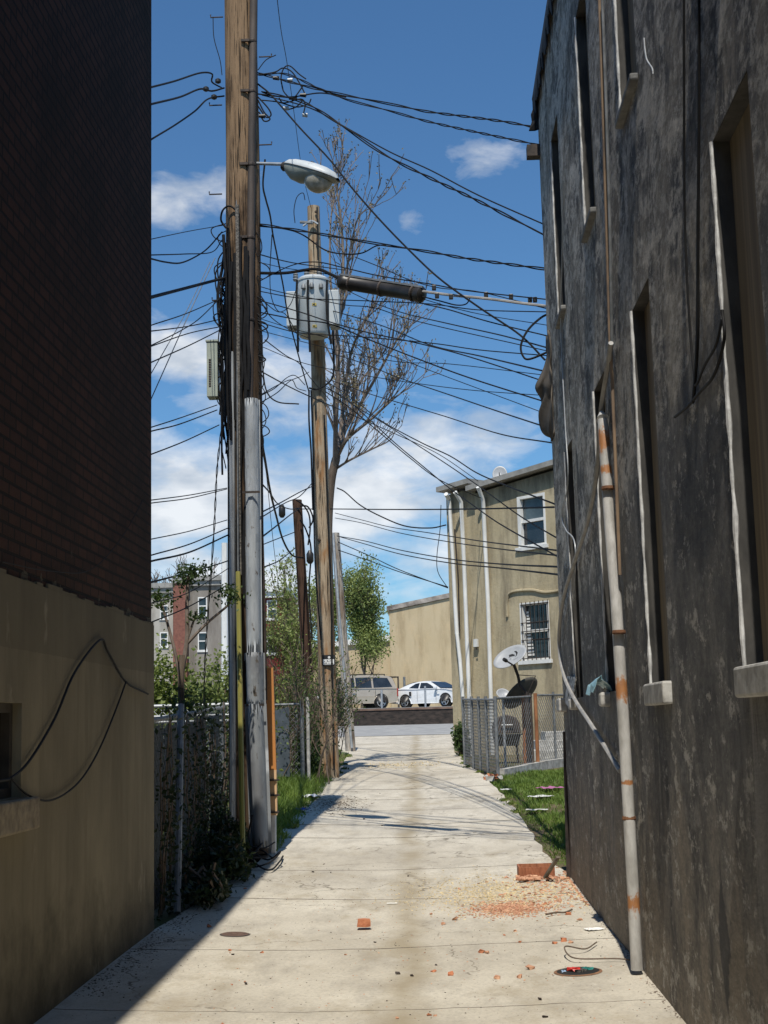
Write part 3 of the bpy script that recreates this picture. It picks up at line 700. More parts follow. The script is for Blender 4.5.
for k, (a,b,c,d) in enumerate(wins):
    w = MB().prism([fp(a,c,-.12),fp(b,c,-.12),fp(b,d,-.12),fp(a,d,-.12)], nv*.02).build('window', MAT['glass'], FB)
    fr = MB()
    def rail(s0,s1,z0,z1,o0,o1): fr.prism([fp(s0,z0,o0),fp(s1,z0,o0),fp(s1,z1,o0),fp(s0,z1,o0)], nv*(o1-o0))
    rail(a,a+.10,c,d,-.098,.015); rail(b-.06,b,c,d,-.098,.015); rail(a+.10,b-.06,d-.07,d,-.098,.015); rail(a-.08,b+.05,c-.09,c,-.05,.06)
    mz = (c+d)/2; rail(a+.10,b-.06,mz-.03,mz+.04,-.098,-.02); rail(a+.10,b-.06,c,c+.05,-.098,-.02)
    fr.build('frame', MAT['white'], w)
    if k == 1:
        br = MB()
        for i in range(7): s_ = a+.08+(b-a-.1)*i/6; br.tube([fp(s_,c-.02,.03),fp(s_,d+.02,.03)], .011, 5)
        for z_ in (c+.05,c+.5,mz,d-.5,d-.05): br.tube([fp(a+.04,z_,.03),fp(b,z_,.03)], .011, 5)
        br.build('window_bars', MAT['iron'], w)
        bl = MB()
        for i in range(14): z_ = c+.12+(d-c-.3)*i/14; bl.prism([fp(a+.12,z_,-.09),fp(a+.34-.01*i,z_,-.09),fp(a+.34-.01*i,z_+.05,-.09),fp(a+.12,z_+.05,-.09)], nv*.01)
        bl.build('blind', MAT['white'], w)
    else:
        MB().prism([fp(a+.12,mz+.04,-.096),fp(b-.06,mz+.04,-.096),fp(b-.06,d-.07,-.096),fp(a+.12,d-.07,-.096)], nv*.004).build('pale_pane', pm('reflecting_pane', (.05,.07,.08),(.10,.13,.14), 2, .15), w)
# render moulding over the lower window
a,b,c,d = wins[1]; P = crom([fp(a-.42,d-.3,.02),fp(a-.40,d+.10,.02),fp(a-.25,d+.30,.02),fp(a+.4,d+.30,.02),fp(a+.9,d+.20,.02),fp(a+1.6,d+.22,.02)], 6)
MB().tube(P, .035, 6).build('cable_run', MAT['beige'], FB, smooth=True)
# eaves
def eave(s0, s1, z0, z1):
    r = MB().prism([fp(s0,z0,.22),fp(s1,z1,.22),fp(s1,z1+.13,.22),fp(s0,z0+.13,.22)], -nv*8.4); return r
e = eave(-.08, sS-.02, zr1a-.02, zr1a-.02+sl1*(sS+.06)); e.build('lower_roof', MAT['tar'], FB)
e = eave(sS-.10, sE, zr2a-.02-sl2*.10, zr2a-.02+sl2*(sE-sS)); e.build('roof', MAT['tar'], FB)
# downpipes
def dpipe(pts, r=.055):
    P = [onplane(x, y, off=o) for x, y, o in pts]
    return MB().tube(P, r, 10).build('downpipe', MAT['white'], FB, smooth=True)
dpipe([(446,494,.32),(449,500,.1),(453,560,.08),(455,600,.08),(457,634,.08)])
dpipe([(457,634,.12),(460,660,.12),(463,700,.14),(465,735,.16),(467,757,.2),(461,758,.5)], .05)
dpipe([(455,492,.32),(461,502,.08),(464,560,.08),(467,640,.08),(470,715,.08),(472,760,.08)])
dpipe([(478,487,.32),(483,500,.08),(485,540,.08),(488,600,.08),(491,697,.08),(493,760,.08)])
q = onplane(475,647); MB().prism([q, q+dv*.13, q+dv*.13+Vector((0,0,.2)), q+Vector((0,0,.2))], nv*.06).build('meter_box', MAT['white'], FB)
q = onplane(475.8,650, off=.062); MB().prism([q, q+dv*.06, q+dv*.06+Vector((0,0,.06)), q+Vector((0,0,.06))], nv*.006).build('meter_dial', MAT['iron'], FB)
q = onplane(456,575,off=.05); MB().tube([q+Vector((0,0,1.2)), q+Vector((.05,0,0)), q+Vector((.04,0,-1.5))], .02, 5).build('cable_run', MAT['iron'], FB)

# lot wall with sloping roof line behind the cars
t = thing('beige_warehouse', (4,92,2.45), 'plain beige rendered building with a sloping parapet behind the white car', 'building')
Yw = 90; ul = at(389,611,Yw); ur = at(450,598,Yw); slp = (ur.z-ul.z)/(ur.x-ul.x)
MB().prism([(ul.x,Yw,2.3),(22,Yw,2.3),(22,Yw,ul.z+slp*(22-ul.x)),(ul.x,Yw,ul.z)], (0,16,0)).build('wall', MAT['beige2'], t)
MB().prism([(ul.x-.15,Yw-.12,ul.z),(22,Yw-.12,ul.z+slp*(22-ul.x)),(22,Yw-.12,ul.z+.3+slp*(22-ul.x)),(ul.x-.15,Yw-.12,ul.z+.3)], (0,16.2,0)).build('parapet', pm('parapet_coping', (.10,.08,.07),(.42,.38,.34), 1.5, .8), t)
t = thing('low_annex', (-2,92,2.45), 'lower beige annex with a white roof edge behind the silver car', 'building')
al = at(355,645,Yw+.4); ar = at(389,641,Yw+.4)
MB().prism([(al.x-4,Yw+.4,2.3),(ul.x-.02,Yw+.4,2.3),(ul.x-.02,Yw+.4,ar.z),(al.x-4,Yw+.4,al.z-.3)], (0,12,0)).build('wall', MAT['beige2'], t)
MB().prism([(al.x-4.2,Yw+.2,al.z-.3),(ul.x-.02,Yw+.2,ar.z),(ul.x-.02,Yw+.2,ar.z+.35),(al.x-4.2,Yw+.2,al.z+.05)], (0,12,0)).build('roof', MAT['white'], t)

# back rows of houses on the left, far off
def house(name, label, x0, x1, ztp, y0, wallm, wins, base_z=1.5, dep=10, cor=None, trim='white'):
    t = thing(name, ((x0+x1)/2, y0, base_z), label, 'building')
    m = MB().box((x0,y0+.15,base_z-1),(x1,y0+dep,ztp))
    m.build('rear_wall', wallm, t)
    xs_ = sorted(set([x0,x1]+[v for w in wins for v in w[:2]])); zs_ = sorted(set([base_z-1,ztp]+[v for w in wins for v in w[2:]])); m = MB()
    for a, b in zip(xs_, xs_[1:]):
        for c, d in zip(zs_, zs_[1:]):
            if not any(w[0]-1e-4<=a and b<=w[1]+1e-4 and w[2]-1e-4<=c and d<=w[3]+1e-4 for w in wins): m.face([(a,y0,c),(b,y0,c),(b,y0,d),(a,y0,d)])
    m.face([(x0,y0,base_z-1),(x0,y0+.15,base_z-1),(x0,y0+.15,ztp),(x0,y0,ztp)]); m.face([(x1,y0,base_z-1),(x1,y0+.15,base_z-1),(x1,y0+.15,ztp),(x1,y0,ztp)])
    m.build('wall', wallm, t)
    c = MB().box((x0-.3,y0-.35,ztp),(x1+.3,y0+dep,ztp+.35)).box((x0-.15,y0-.2,ztp-.35),(x1+.15,y0-.002,ztp-.003)); c.build('cornice', cor or MAT['tar'], t)
    for (a,b,c_,d) in wins:
        w = MB().box((a,y0+.1,c_),(b,y0+.13,d)).build('window', MAT['glass'], t)
        f = MB().box((a,y0-.03,c_),(a+.07,y0+.09,d)).box((b-.07,y0-.03,c_),(b,y0+.09,d)).box((a+.07,y0-.03,d-.08),(b-.07,y0+.09,d)).box((a+.07,y0+.0,(c_+d)/2-.04),(b-.07,y0+.09,(c_+d)/2+.04)).box((a-.05,y0-.08,c_-.16),(b+.05,y0+.09,c_))
        f.build('frame', MAT[trim], w)
    return t
Yh = 100
def rect(px0, px1, py0, py1, Y): a = at(px0,py1,Y); b = at(px1,py0,Y); return [a.x, b.x, a.z, b.z]
MAT['greyr'] = m_beige('pale_grey_render', (.36,.34,.30), (.44,.42,.38), (.25,.23,.2))
MAT['greyb'] = m_beige('warm_grey_render', (.22,.20,.18), (.29,.27,.24), (.16,.14,.12))
MAT['redb'] = m_beige('dark_red_painted_brick', (.11,.022,.018), (.17,.035,.03), (.07,.02,.018))
MAT['redch'] = pm('red_brown_brick', (.15,.06,.045), (.24,.10,.07), 5, .9, .01)
zt_ = at(170,588,Yh).z
house('grey_rowhouse', 'pale grey rendered rowhouse with two white windows one above the other, behind the shrubs', at(140,600,Yh).x-16, at(173,600,Yh).x, zt_, Yh, MAT['greyr'],
      [rect(160,168,632,646,Yh), rect(160,168,605,618,Yh)])
zt_ = at(200,581,Yh).z
house('grey_rowhouse', 'darker grey rendered rowhouse with a tall cornice, right of the brick chimney stack', at(187,600,Yh).x, at(233,600,Yh).x, zt_, Yh, MAT['greyb'],
      [rect(198,207,632,650,Yh), rect(198,207,597,615,Yh), rect(222,230,632,650,Yh), rect(222,230,597,615,Yh)], cor=MAT['tar'])
t = thing('brick_stack', (at(180,600,Yh-1).x, Yh-1, 1.5), 'broad red brown brick chimney stack between the two grey rowhouses', 'chimney')
a = at(173.3,660,Yh-.6); b = at(186.7,583,Yh-.6); MB().box((a.x,Yh-.6,.6),(b.x,Yh+2,b.z)).build('shaft', MAT['redch'], t); MB().box((a.x-.1,Yh-.7,b.z),(b.x+.1,Yh+2.1,b.z+.3)).build('cap', MAT['tar'], t)
Yr = 84; zt_ = at(275,592,Yr).z
house('red_rowhouse', 'dark red rowhouse with a white cornice behind the near utility pole', at(236,600,Yr).x, at(282,600,Yr).x, zt_, Yr, MAT['redb'],
      [rect(267,277,600,618,Yr), rect(267,277,635,653,Yr), rect(244,253,600,618,Yr), rect(244,253,635,653,Yr)], cor=MAT['white'])
# ================================================================== NEAR UTILITY POLE
YP = 15.7
base1 = at(249, 850, YP); base1.z = g(YP)
top1 = at(241, 0, YP); dirp = (top1-Vector((base1.x,base1.y,at(249,850,YP).z))).normalized()
def p1(h): q = base1 + (top1-base1)*((h-base1.z)/(top1.z-base1.z)); return q
P1 = thing('utility_pole', tuple(base1), 'tall splintered brown utility pole wrapped in cables and conduits beside the orange guard', 'utility pole')
hs = [base1.z-.3+i*.35 for i in range(36)]
m = MB(); n_ = 22; rows_ = []
for i, h in enumerate(hs):
    c = p1(h); r = .215-.0007*i
    for j in range(n_):
        a = 2*math.pi*j/n_; rr = r*(1+.05*noise.noise(Vector((math.cos(a)*2.5, math.sin(a)*2.5, h*.35)))+.05*noise.noise(Vector((math.cos(a)*9, math.sin(a)*9, h*.5))))
        m.v.append((c.x+rr*math.cos(a), c.y+rr*math.sin(a), h))
for i in range(len(hs)-1):
    for j in range(n_): a = i*n_+j; b = i*n_+(j+1)%n_; m.f.append([a,b,b+n_,a+n_]); m.m.append(0)
m.f.append([(len(hs)-1)*n_+j for j in range(n_)]); m.m.append(0)
m.build('pole', MAT['pole_a'], P1, smooth=True)
def q1(px, py, dy=.24): return at(px, py, YP-dy)
def pt(name, pts, r, mat, parent=P1, n=8, dy=.24, sm=6, **k):
    return MB().tube(crom([q1(x, y, dy) for x, y in pts], sm), r, n).build(name, MAT[mat] if isinstance(mat, str) else mat, parent, smooth=True, **k)
MAT['bluegrey'] = m_stain('dull_blue_grey_steel', (.36,.385,.41), (.24,.26,.28), (.12,.10,.085), 7, .6)
MAT['rust_dark'] = pm('rusty_dark_conduit', (.04,.032,.028), (.11,.085,.07), 6, .7, .002, (1,1,.2), metal=.2)
pt('riser_conduit', [(254,-40),(253,60),(251,200),(250,300),(249,402)], .048, 'rust_dark', dy=.16, n=10)
for y in (42,92,165,238,320): 
    q = q1(253-(y*.01), y, .16); MB().lathe((q.x,q.y,q.z-.02), [(.052,0),(.056,.01),(.056,.03),(.052,.04)], 10).build('conduit_strap', MAT['iron'], P1)
    MB().box((q.x-.13,q.y-.06,q.z-.015),(q.x-.03,q.y-.035,q.z+.015)).build('strap_tail', MAT['iron'], P1)
MAT['guardlow'] = m_stain('grey_steel_guard', (.22,.235,.25), (.15,.155,.165), (.08,.065,.05), 5, .65)
def guard(name, pts, w, d, mat, dy=.22, lip=.012, **k):
    m = MB()
    P = crom([q1(x, y, dy) for x, y in pts], 10)
    for a, b in zip(P, P[1:]):
        N_ = 17; ring = []
        for c in (a, b): ring.append([Vector((c.x + w/2*math.cos(math.pi+math.pi*i/(N_-1)), c.y + d*math.sin(math.pi+math.pi*i/(N_-1)), c.z)) for i in range(N_)])
        for i in range(N_-1): m.face([ring[0][i],ring[0][i+1],ring[1][i+1],ring[1][i]])
    m.face([Vector((P[0].x + w/2*math.cos(math.pi+math.pi*i/8), P[0].y + d*math.sin(math.pi+math.pi*i/8), P[0].z)) for i in range(9)])
    for s in (-1,1):
        for a, b in zip(P, P[1:]): m.bar((a.x+s*(w/2+lip/2),a.y+.003,a.z),(b.x+s*(w/2+lip/2),b.y+.003,b.z),lip,.006, upv=(0,1,0))
    o = m.build(name, mat, P1, **k)
    bm = bmesh.new(); bm.from_mesh(o.data); bmesh.ops.remove_doubles(bm, verts=bm.verts, dist=.0008); bm.to_mesh(o.data); bm.free()
    o.data.polygons.foreach_set('use_smooth', [True]*len(o.data.polygons)); o.data.set_sharp_from_angle(angle=R(45)); so_ = o.modifiers.new('s','SOLIDIFY'); so_.thickness = .004; return o
guard('cable_guard', [(251.5,400),(252.5,492),(254,655)], .165, .12, MAT['bluegrey'], dy=.20)
guard('lower_cable_guard', [(254.5,653),(255.5,705)], .19, .16, MAT['guardlow'], dy=.21, lip=.02)
guard('lower_cable_guard', [(255.5,704),(261,848)], .17, .17, MAT['guardlow'], dy=.24, lip=.035)
for (x, y) in ((251,492),(255,705)):
    q = q1(x, y, .36); MB().box((q.x-.1,q.y-.0,q.z-.012),(q.x+.1,q.y+.01,q.z+.012)).build('guard_band', MAT['iron'], P1)
pt('side_conduit', [(231,352),(232,450),(232.5,600),(233,730),(233,833)], .034, 'bluegrey', dy=.19)
pt('ground_wire_moulding', [(237,205),(238,300),(238.5,420),(239,500),(240,575)], .022, pm('ropey_grey_cable', (.05,.045,.04), (.22,.20,.17), 40, .8, .01), dy=.25)
for dx, r, ym in ((3.5,.018,560),(7,.022,600),(-3,.02,420),(-7,.016,440),(-10,.014,430),(-13,.018,420),(0,.016,700),(10,.02,390)):
    y0 = random.uniform(225,262); P = []
    y = y0
    while y < ym: P.append((238+dx+random.uniform(-1.6,1.6), y)); y += random.uniform(18,34)
    P.append((238+dx, ym)); pt('bundled_cable', P, r, 'wire', dy=.24)
# dark edge cable down the right side of the pole
pt('bundled_cable', [(258,395),(260,470),(263,560),(265,640),(266,700)], .016, 'iron', dy=.1)
pt('bundled_cable', [(256,400),(258,470),(260,560),(263,650)], .02, 'rust_dark', dy=.05)
# frayed bundle hanging left of the pole, round the box
for k in range(14):
    x0 = random.uniform(219,229); y0 = random.uniform(235,300); P = [(x0+6,y0)]
    y = y0
    while y < random.uniform(400,450): y += random.uniform(22,42); P.append((random.uniform(218,229), y))
    pt('bundled_cable', P, random.uniform(.006,.012), 'wire', dy=random.uniform(.05,.2))
for k in range(20):
    y0 = random.uniform(215,440); x0 = random.uniform(256,259); w_ = random.uniform(3,12); h_ = random.uniform(6,30)
    pt('cable_loop', [(x0,y0),(x0+w_*.8,y0+h_*.3),(x0+w_,y0+h_*.7),(x0+w_*.4,y0+h_),(x0-1,y0+h_*.8)], random.uniform(.005,.009), 'wire', dy=.1)
for k in range(14):
    y0 = random.uniform(215,390); w_ = random.uniform(4,15); h_ = random.uniform(15,55)
    pt('cable_loop', [(226,y0),(226-w_,y0+h_*.25),(226-w_*.8,y0+h_*.7),(227,y0+h_)], random.uniform(.005,.009), 'wire', dy=.1)
pt('cable_loop', [(238,212),(230,206),(223,210),(221,220),(226,228)], .012, 'wire', dy=.22)
pt('cable_loop', [(258,100),(264,112),(270,119),(264,121),(259,112)], .009, 'wire', dy=.1)
pt('cable_loop', [(258,97),(268,108),(271,115),(266,117),(258,106)], .009, 'wire', dy=.1)
pt('cable_loop', [(262,335),(263,370),(267,392),(278,402),(299,404)], .008, 'wire', dy=.1)
pt('cable_loop', [(258,70),(266,60),(276,55)], .006, 'wire', dy=.1)
pt('cable_loop', [(222,75),(220,60),(214,38),(213,17)], .005, 'wire', dy=.1)
# pole steps
for (x, y, s) in ((223,17,-1),(222,105,-1),(222,194,-1),(259,57,1),(259,145,1),(225,300,-1)):
    q = at(x, y, YP-.03); MB().tube([q, q+Vector((s*.15,0,0)), q+Vector((s*.15,0,.035))], .009, 6).build('pole_step', MAT['iron'], P1)
# splice canisters near the pole
MAT['boxgreen'] = pm('pale_green_grey_box_paint', (.30,.34,.29), (.38,.42,.36), 6, .5)
q = at(209,400,YP); q2 = at(219.5,345,YP)
bx = MB().box((q.x,YP-.16,q.z),(q2.x,YP+.02,q2.z)).build('terminal_box', MAT['boxgreen'], P1, bevel=.008)
m = MB()
for i in range(12): z_ = q.z+.12+i*.028; m.box((q.x+.025,YP-.166,z_),(q.x+.05,YP-.158,z_+.014))
m.build('vent_slots', MAT['iron'], bx)
MB().box((q.x-.01,YP-.17,q2.z),(q2.x+.01,YP+.03,q2.z+.02)).build('lid', MAT['boxgreen'], bx)
for (x, y) in ((206,89),(214,97),(218,81)):
    q = at(x, y, YP-.1); MB().lathe((q.x,q.y,q.z-.03), [(.015,0),(.035,.012),(.035,.045),(.015,.06)], 10).build('wire_clamp', MAT['plastic_black'], P1)
for (x, y, l) in ((276,78,6),(290,80,5),(293,98,8),(303,95,6),(286,108,5),(305,115,5),(262,116,6)):
    q = at(x, y, YP-.1); MB().tube([q-Vector((.012*l/2,0,0)), q+Vector((.012*l/2,0,-.005))], [.02,.028], 8).build('wire_clamp', MAT['plastic_black'] if l != 5 else MAT['galv'], P1)
for P in ([(258,75),(275,72),(283,68),(292,72),(300,84),(306,96)], [(283,90),(281,78),(284,68),(290,66),(299,74),(306,79)], [(281,80),(284,92),(293,98),(303,86)], [(279,98),(284,103),(300,99),(305,104),(303,116)], [(260,100),(278,102),(296,107),(308,104),(311,99)], [(286,110),(296,107),(303,100)]):
    pt('cable_loop', P, .008, 'wire', dy=.08)
# base: guards on the guy wires
MAT['yellow'] = m_stain('olive_yellow_plastic', (.21,.19,.035), (.15,.135,.03), (.08,.075,.03), 3, .5)
q0 = gnd(243,872); q1_ = at(238,572,q0.y+.9)
t = thing('guy_guard', tuple(q0), 'narrow olive yellow plastic guy wire guard, dull in the shade at its foot', 'guy guard')
MB().tube([q0+Vector((0,0,.02)), q1_], .028, 8).build('sleeve', MAT['yellow'], t, smooth=True)
MB().tube([q1_-Vector((0,0,.1)), p1(8.6)+Vector((-.05,-.15,0))], .008, 5).build('guy_wire', MAT['galv_dull'], t)
MAT['orange'] = m_stain('weathered_orange_plastic', (.50,.20,.05), (.42,.22,.09), (.16,.09,.05), 4, .55, (1,1,.4))
q0 = gnd(272,853); qm = at(271,768,q0.y+.0); qt = at(269,668,q0.y-.02)
t = thing('guy_guard', tuple(q0), 'weathered orange wooden marker strapped to a pale stub beside the near pole', 'guy guard')
MB().tube([q0-Vector((0,0,.05)), at(272,795,q0.y)], .05, 8).build('stub', MAT['galv'], t)
q00 = at(273,815,q0.y-.01)
m = MB().bar(q00+Vector((.0,-.03,0)), at(272,770,q0.y-.03), .105, .07, upv=(0,1,0)); m.build('pale_section', pm('faded_orange', (.52,.32,.16),(.62,.42,.24), 8, .7), t)
m = MB().bar(at(272,771,q0.y-.03), qt, .10, .06, upv=(0,1,0)); m.build('orange_section', MAT['orange'], t)
for y in (780,795,812): 
    q = at(273,y,q0.y-.03); MB().lathe((q.x,q.y,q.z-.01), [(.07,0),(.072,.008),(.072,.012),(.07,.02)], 10).build('strap', MAT['iron'], t)
# cables and rubbish round the pole foot
for k in range(9):
    c = gnd(random.uniform(246,268), random.uniform(852,868)); P = []
    for i in range(7): a = i*1.1+k; P.append(c+Vector((.16*math.cos(a)+random.uniform(-.05,.05), .3*math.sin(a), random.uniform(.02,.22))))
    MB().tube(crom(P, 5), .009, 5).build('cable_offcut', MAT['wire'], P1, smooth=True)
P = [q1(252,815,.4), q1(248,842,.5), gnd(256,868)+Vector((0,0,.05)), gnd(270,872)+Vector((0,0,.02)), gnd(280,864)+Vector((0,0,.03)), gnd(283,858)+Vector((0,0,.02))]
MB().tube(crom(P,6), .01, 5).build('cable_offcut', MAT['wire'], P1, smooth=True)

# street light on a short arm
t = thing('street_light', tuple(at(258,163,YP)), 'pale grey cobra head street light on a short arm from the near pole', 'street light')
a0 = at(257,163.5,YP-.1); a1 = at(290,164.5,YP-.35)
MB().tube([a0,a1], .020, 10).build('arm', MAT['galv'], t, smooth=True)
MAT['lampgrey'] = m_stain('grey_enamelled_lamp_housing', (.50,.53,.54), (.42,.45,.46), (.30,.30,.28), 5, .45)
h0 = at(286,165,YP-.32); h1 = at(338,180,YP-.55); dh = h1-h0; Lh = dh.length; dh.normalize(); sd = dh.cross(Vector((0,0,1))).normalized(); uh = sd.cross(dh)
prof_t = [(0,.05,.05,.06),(.06,.09,.075,.13),(.18,.125,.095,.20),(.35,.15,.105,.22),(.55,.165,.11,.17),(.75,.16,.10,.10),(.92,.12,.07,.06),(1,.05,.02,.02)]
def shell(part):
    m = MB(); n = 18
    for (s, hw, tp, bt) in prof_t:
        c = h0 + dh*(s*Lh)
        for j in range(n+1):
            a = math.pi*j/n
            if part == 't': v = sd*hw*math.cos(a) + uh*tp*math.sin(a)*1.0
            else: v = sd*hw*.98*math.cos(a) - uh*(bt*.72)*math.sin(a)
            m.v.append(tuple(c+v))
    for i in range(len(prof_t)-1):
        for j in range(n): a = i*(n+1)+j; m.f.append([a,a+1,a+n+2,a+n+1]); m.m.append(0)
    return m
o = shell('t').build('housing', MAT['lampgrey'], t, smooth=True)
o2 = shell('b').build('door', pm('dull_green_grey_lamp_door', (.20,.22,.19),(.30,.31,.27), 5, .5), t, smooth=True)
m = MB()
for (s, hw, tp, bt) in prof_t: pass
m.tube([h0+dh*(s*Lh)+sd*(hw+.003) for s,hw,_,_ in prof_t], .006, 5); m.tube([h0+dh*(s*Lh)-sd*(hw+.003) for s,hw,_,_ in prof_t], .006, 5); m.build('seam', MAT['galv_dull'], t)
lens = MB(); c = h0+dh*(.66*Lh)-uh*.05; n=16
for i in range(7):
    a = math.pi/2*i/6
    for j in range(n): b = 2*math.pi*j/n; lens.v.append(tuple(c + dh*(.185*math.cos(a)*math.cos(b)) + sd*(.14*math.cos(a)*math.sin(b)) - uh*(.165*math.sin(a)+.0)))
for i in range(6):
    for j in range(n): a = i*n+j; b = i*n+(j+1)%n; lens.f.append([a,b,b+n,a+n]); lens.m.append(0)
lens.build('refractor', pm('cloudy_prismatic_glass', (.30,.27,.20),(.48,.45,.38), 14, .2), t, smooth=True)
q = h0+dh*(.45*Lh)+uh*.075; MB().lathe(q, [(.03,0),(.033,.03),(.022,.045)], 12, uh).build('photocell', MAT['plastic_black'], t, smooth=True)
MB().lathe(h0-dh*.04-uh*.02, [(.045,0),(.06,.03),(.05,.08)], 10, dh).build('clamp', MAT['iron'], t, smooth=True)

# ================================================================== SECOND POLE AND TRANSFORMER
Y2 = 26.0
def simple_pole(bpx, tpx, Y, r0, r1, mat, label, extra=0, name='utility_pole', Yt=None):
    b = at(*bpx, Y); tp = at(*tpx, Yt or Y); b.z = gs(Y)-.2
    t = thing(name, (b.x,b.y,gs(Y)), label, 'utility pole'); m = MB(); n=16; K=24
    for i in range(K+1):
        c = b.lerp(tp, i/K); r = r0+(r1-r0)*i/K
        for j in range(n):
            a = 2*math.pi*j/n; rr = r*(1+.05*noise.noise(Vector((math.cos(a)*2+Y, math.sin(a)*2, c.z*.5)))); m.v.append((c.x+rr*math.cos(a), c.y+rr*math.sin(a), c.z))
    for i in range(K):
        for j in range(n): a = i*n+j; b_ = i*n+(j+1)%n; m.f.append([a,b_,b_+n,a+n]); m.m.append(0)
    m.f.append([K*n+j for j in range(n)]); m.m.append(0)
    m.build('pole', MAT[mat], t, smooth=True); return t
P2 = simple_pole((330,771),(313.5,207), Y2, .175, .12, 'pole_b', 'pale orange brown utility pole carrying the grey transformer')
def q2(px, py, dy=.2): return at(px, py, Y2-dy)
def pt2(name, pts, r, mat='wire', parent=P2, dy=.2, n=6): return MB().tube(crom([q2(x,y,dy) for x,y in pts], 6), r, n).build(name, MAT[mat], parent, smooth=True)
pt2('ground_wire', [(317,207),(318,260)], .012)
pt2('riser_cable', [(324,415),(328,520),(331,600),(332,668),(334,770)], .016)
pt2('riser_cable', [(311,390),(313,450),(315,560),(321,640)], .014, dy=.25)
pt2('bolted_bracket', [(300,222),(313,223)], .03, 'galv_dull'); pt2('bolted_bracket', [(303,226),(311,221),(318,224)], .022, 'galv')
for (x,y) in ((316,212),(317,223),(317,243),(319,540)):
    q = q2(x,y,.14); MB().lathe(q, [(.02,0),(.03,.01),(.02,.03)], 8, (0,-1,0)).build('bolt', MAT['iron'], P2)
pt2('loop_cable', [(331,290),(333,330),(334,365),(331,380),(318,389),(309,388)], .018, dy=.25)
# notice
q = q2(322.5,666,.19); m = MB().box((q.x,q.y-.006,q.z),(q.x+.235,q.y,q.z+.20)); sgn = m.build('notice_sign', pm('black_sign', (.01,.01,.01),(.02,.02,.02), 5, .5), P2, label='small black and white notice plate')
m = MB(); m.box((q.x+.015,q.y-.010,q.z+.025),(q.x+.215,q.y-.0062,q.z+.12)); m.lathe((q.x+.125,q.y-.010,q.z+.155), [(.024,0),(.024,.0035)], 10, (0,1,0)); m.build('white_panel', MAT['white'], sgn)
m = MB()
for i, (a, b, c, d) in enumerate([(.03,.075,.05,.085),(.06,.06,.075,.07),(.085,.075,.10,.105),(.11,.07,.13,.08),(.14,.08,.15,.105),(.165,.07,.19,.082),(.03,.04,.09,.047),(.11,.04,.13,.048),(.15,.038,.20,.046)]): m.box((q.x+a,q.y-.013,q.z+b),(q.x+c,q.y-.0102,q.z+d))
m.build('worn_marks', MAT['plastic_black'], sgn)
q = q2(318,755,.25); 
# white stub by the pole and the leaning stay
MB().bar(gnd(318,758)+Vector((0,0,.05)), at(317,731,gnd(318,758).y), .07, .04, upv=(0,1,0)).build('marker_stake', MAT['white'], label='short white stake standing by the pale brown pole', cat='stake')
# transformer
MAT['tank'] = m_stain('light_grey_transformer_paint', (.47,.50,.51), (.38,.41,.42), (.25,.25,.24), 3, .45)
Yt = Y2-.48; c0 = at(314,335,Yt); ct = at(312.5,281,Yt)
t = thing('transformer', (c0.x,c0.y,c0.z), 'grey cylindrical pole transformer with side radiators and black cables over its front', 'transformer')
Rt = .30; zt0, zt1 = c0.z, ct.z
MB().lathe((c0.x,c0.y,zt0), [(Rt*.9,-.03),(Rt,.02),(Rt,zt1-zt0-.04),(Rt*1.05,zt1-zt0-.035),(Rt*1.05,zt1-zt0),(Rt*.85,zt1-zt0+.05),(.03,zt1-zt0+.08)], 32).build('tank', MAT['tank'], t, smooth=True)
for s in (-1,1):
    x_ = c0.x+s*(Rt+.005); m = MB()
    for k in range(4): m.box((min(x_, x_+s*.19), c0.y-.22+k*.12, zt0+.13),(max(x_, x_+s*.19), c0.y-.18+k*.12, zt0+.80))
    m.box((min(x_,x_+s*.17),c0.y-.21,zt0+.15),(max(x_,x_+s*.17),c0.y+.17,zt0+.78))
    m.build('radiator', MAT['tank'], t, bevel=.01)
for (dx, dz) in ((-.33,.06),(-.12,.12),(.12,.12)):
    m = MB().lathe((c0.x+dx,c0.y,zt1-.05+dz), [(.04,0),(.055,.03),(.04,.05),(.055,.08),(.04,.1),(.05,.13),(.02,.17)], 12); m.build('bushing', MAT['galv_dull'], t, smooth=True)
for dx in (-.16,0.0,.17):
    MB().lathe((c0.x+dx,c0.y-math.sqrt(Rt*Rt-dx*dx)-.03,zt1-.25), [(.025,0),(.045,.02),(.04,.08),(.02,.11)], 10).build('low_bushing', MAT['galv_dull'], t, smooth=True)
for (dx, z_) in ((.03,.48),(.03,.06)):
    q = Vector((c0.x+dx, c0.y-Rt-.006, zt0+z_)); m = MB().box((q.x-.03,q.y,q.z),(q.x+.05,q.y+.012,q.z+.05)); lb = m.build('label_plate', pm('yellow_label', (.38,.29,.05),(.46,.36,.08), 5, .5), t)
    MB().box((q.x-.02,q.y-.003,q.z+.012),(q.x+.02,q.y-.001,q.z+.036)).build('label_mark', MAT['plastic_black'], lb)
for (x, x2, e) in ((297,298,352),(308,310,352),(327,331,344)):
    P = [at(x,280,Yt-.36), at(x-.5,300,Yt-.36), at(x+.5,320,Yt-.36), at(x2,e,Yt-.3)]
    MB().tube(crom(P,6), .022, 7).build('drop_cable', MAT['wire'], t, smooth=True)
MB().box((c0.x-.06,c0.y+Rt-.02,zt0+.2),(c0.x+.06,Y2-.1,zt0+.3)).box((c0.x-.06,c0.y+Rt-.02,zt1-.3),(c0.x+.06,Y2-.1,zt1-.2)).build('mount_bracket', MAT['galv_dull'], t)

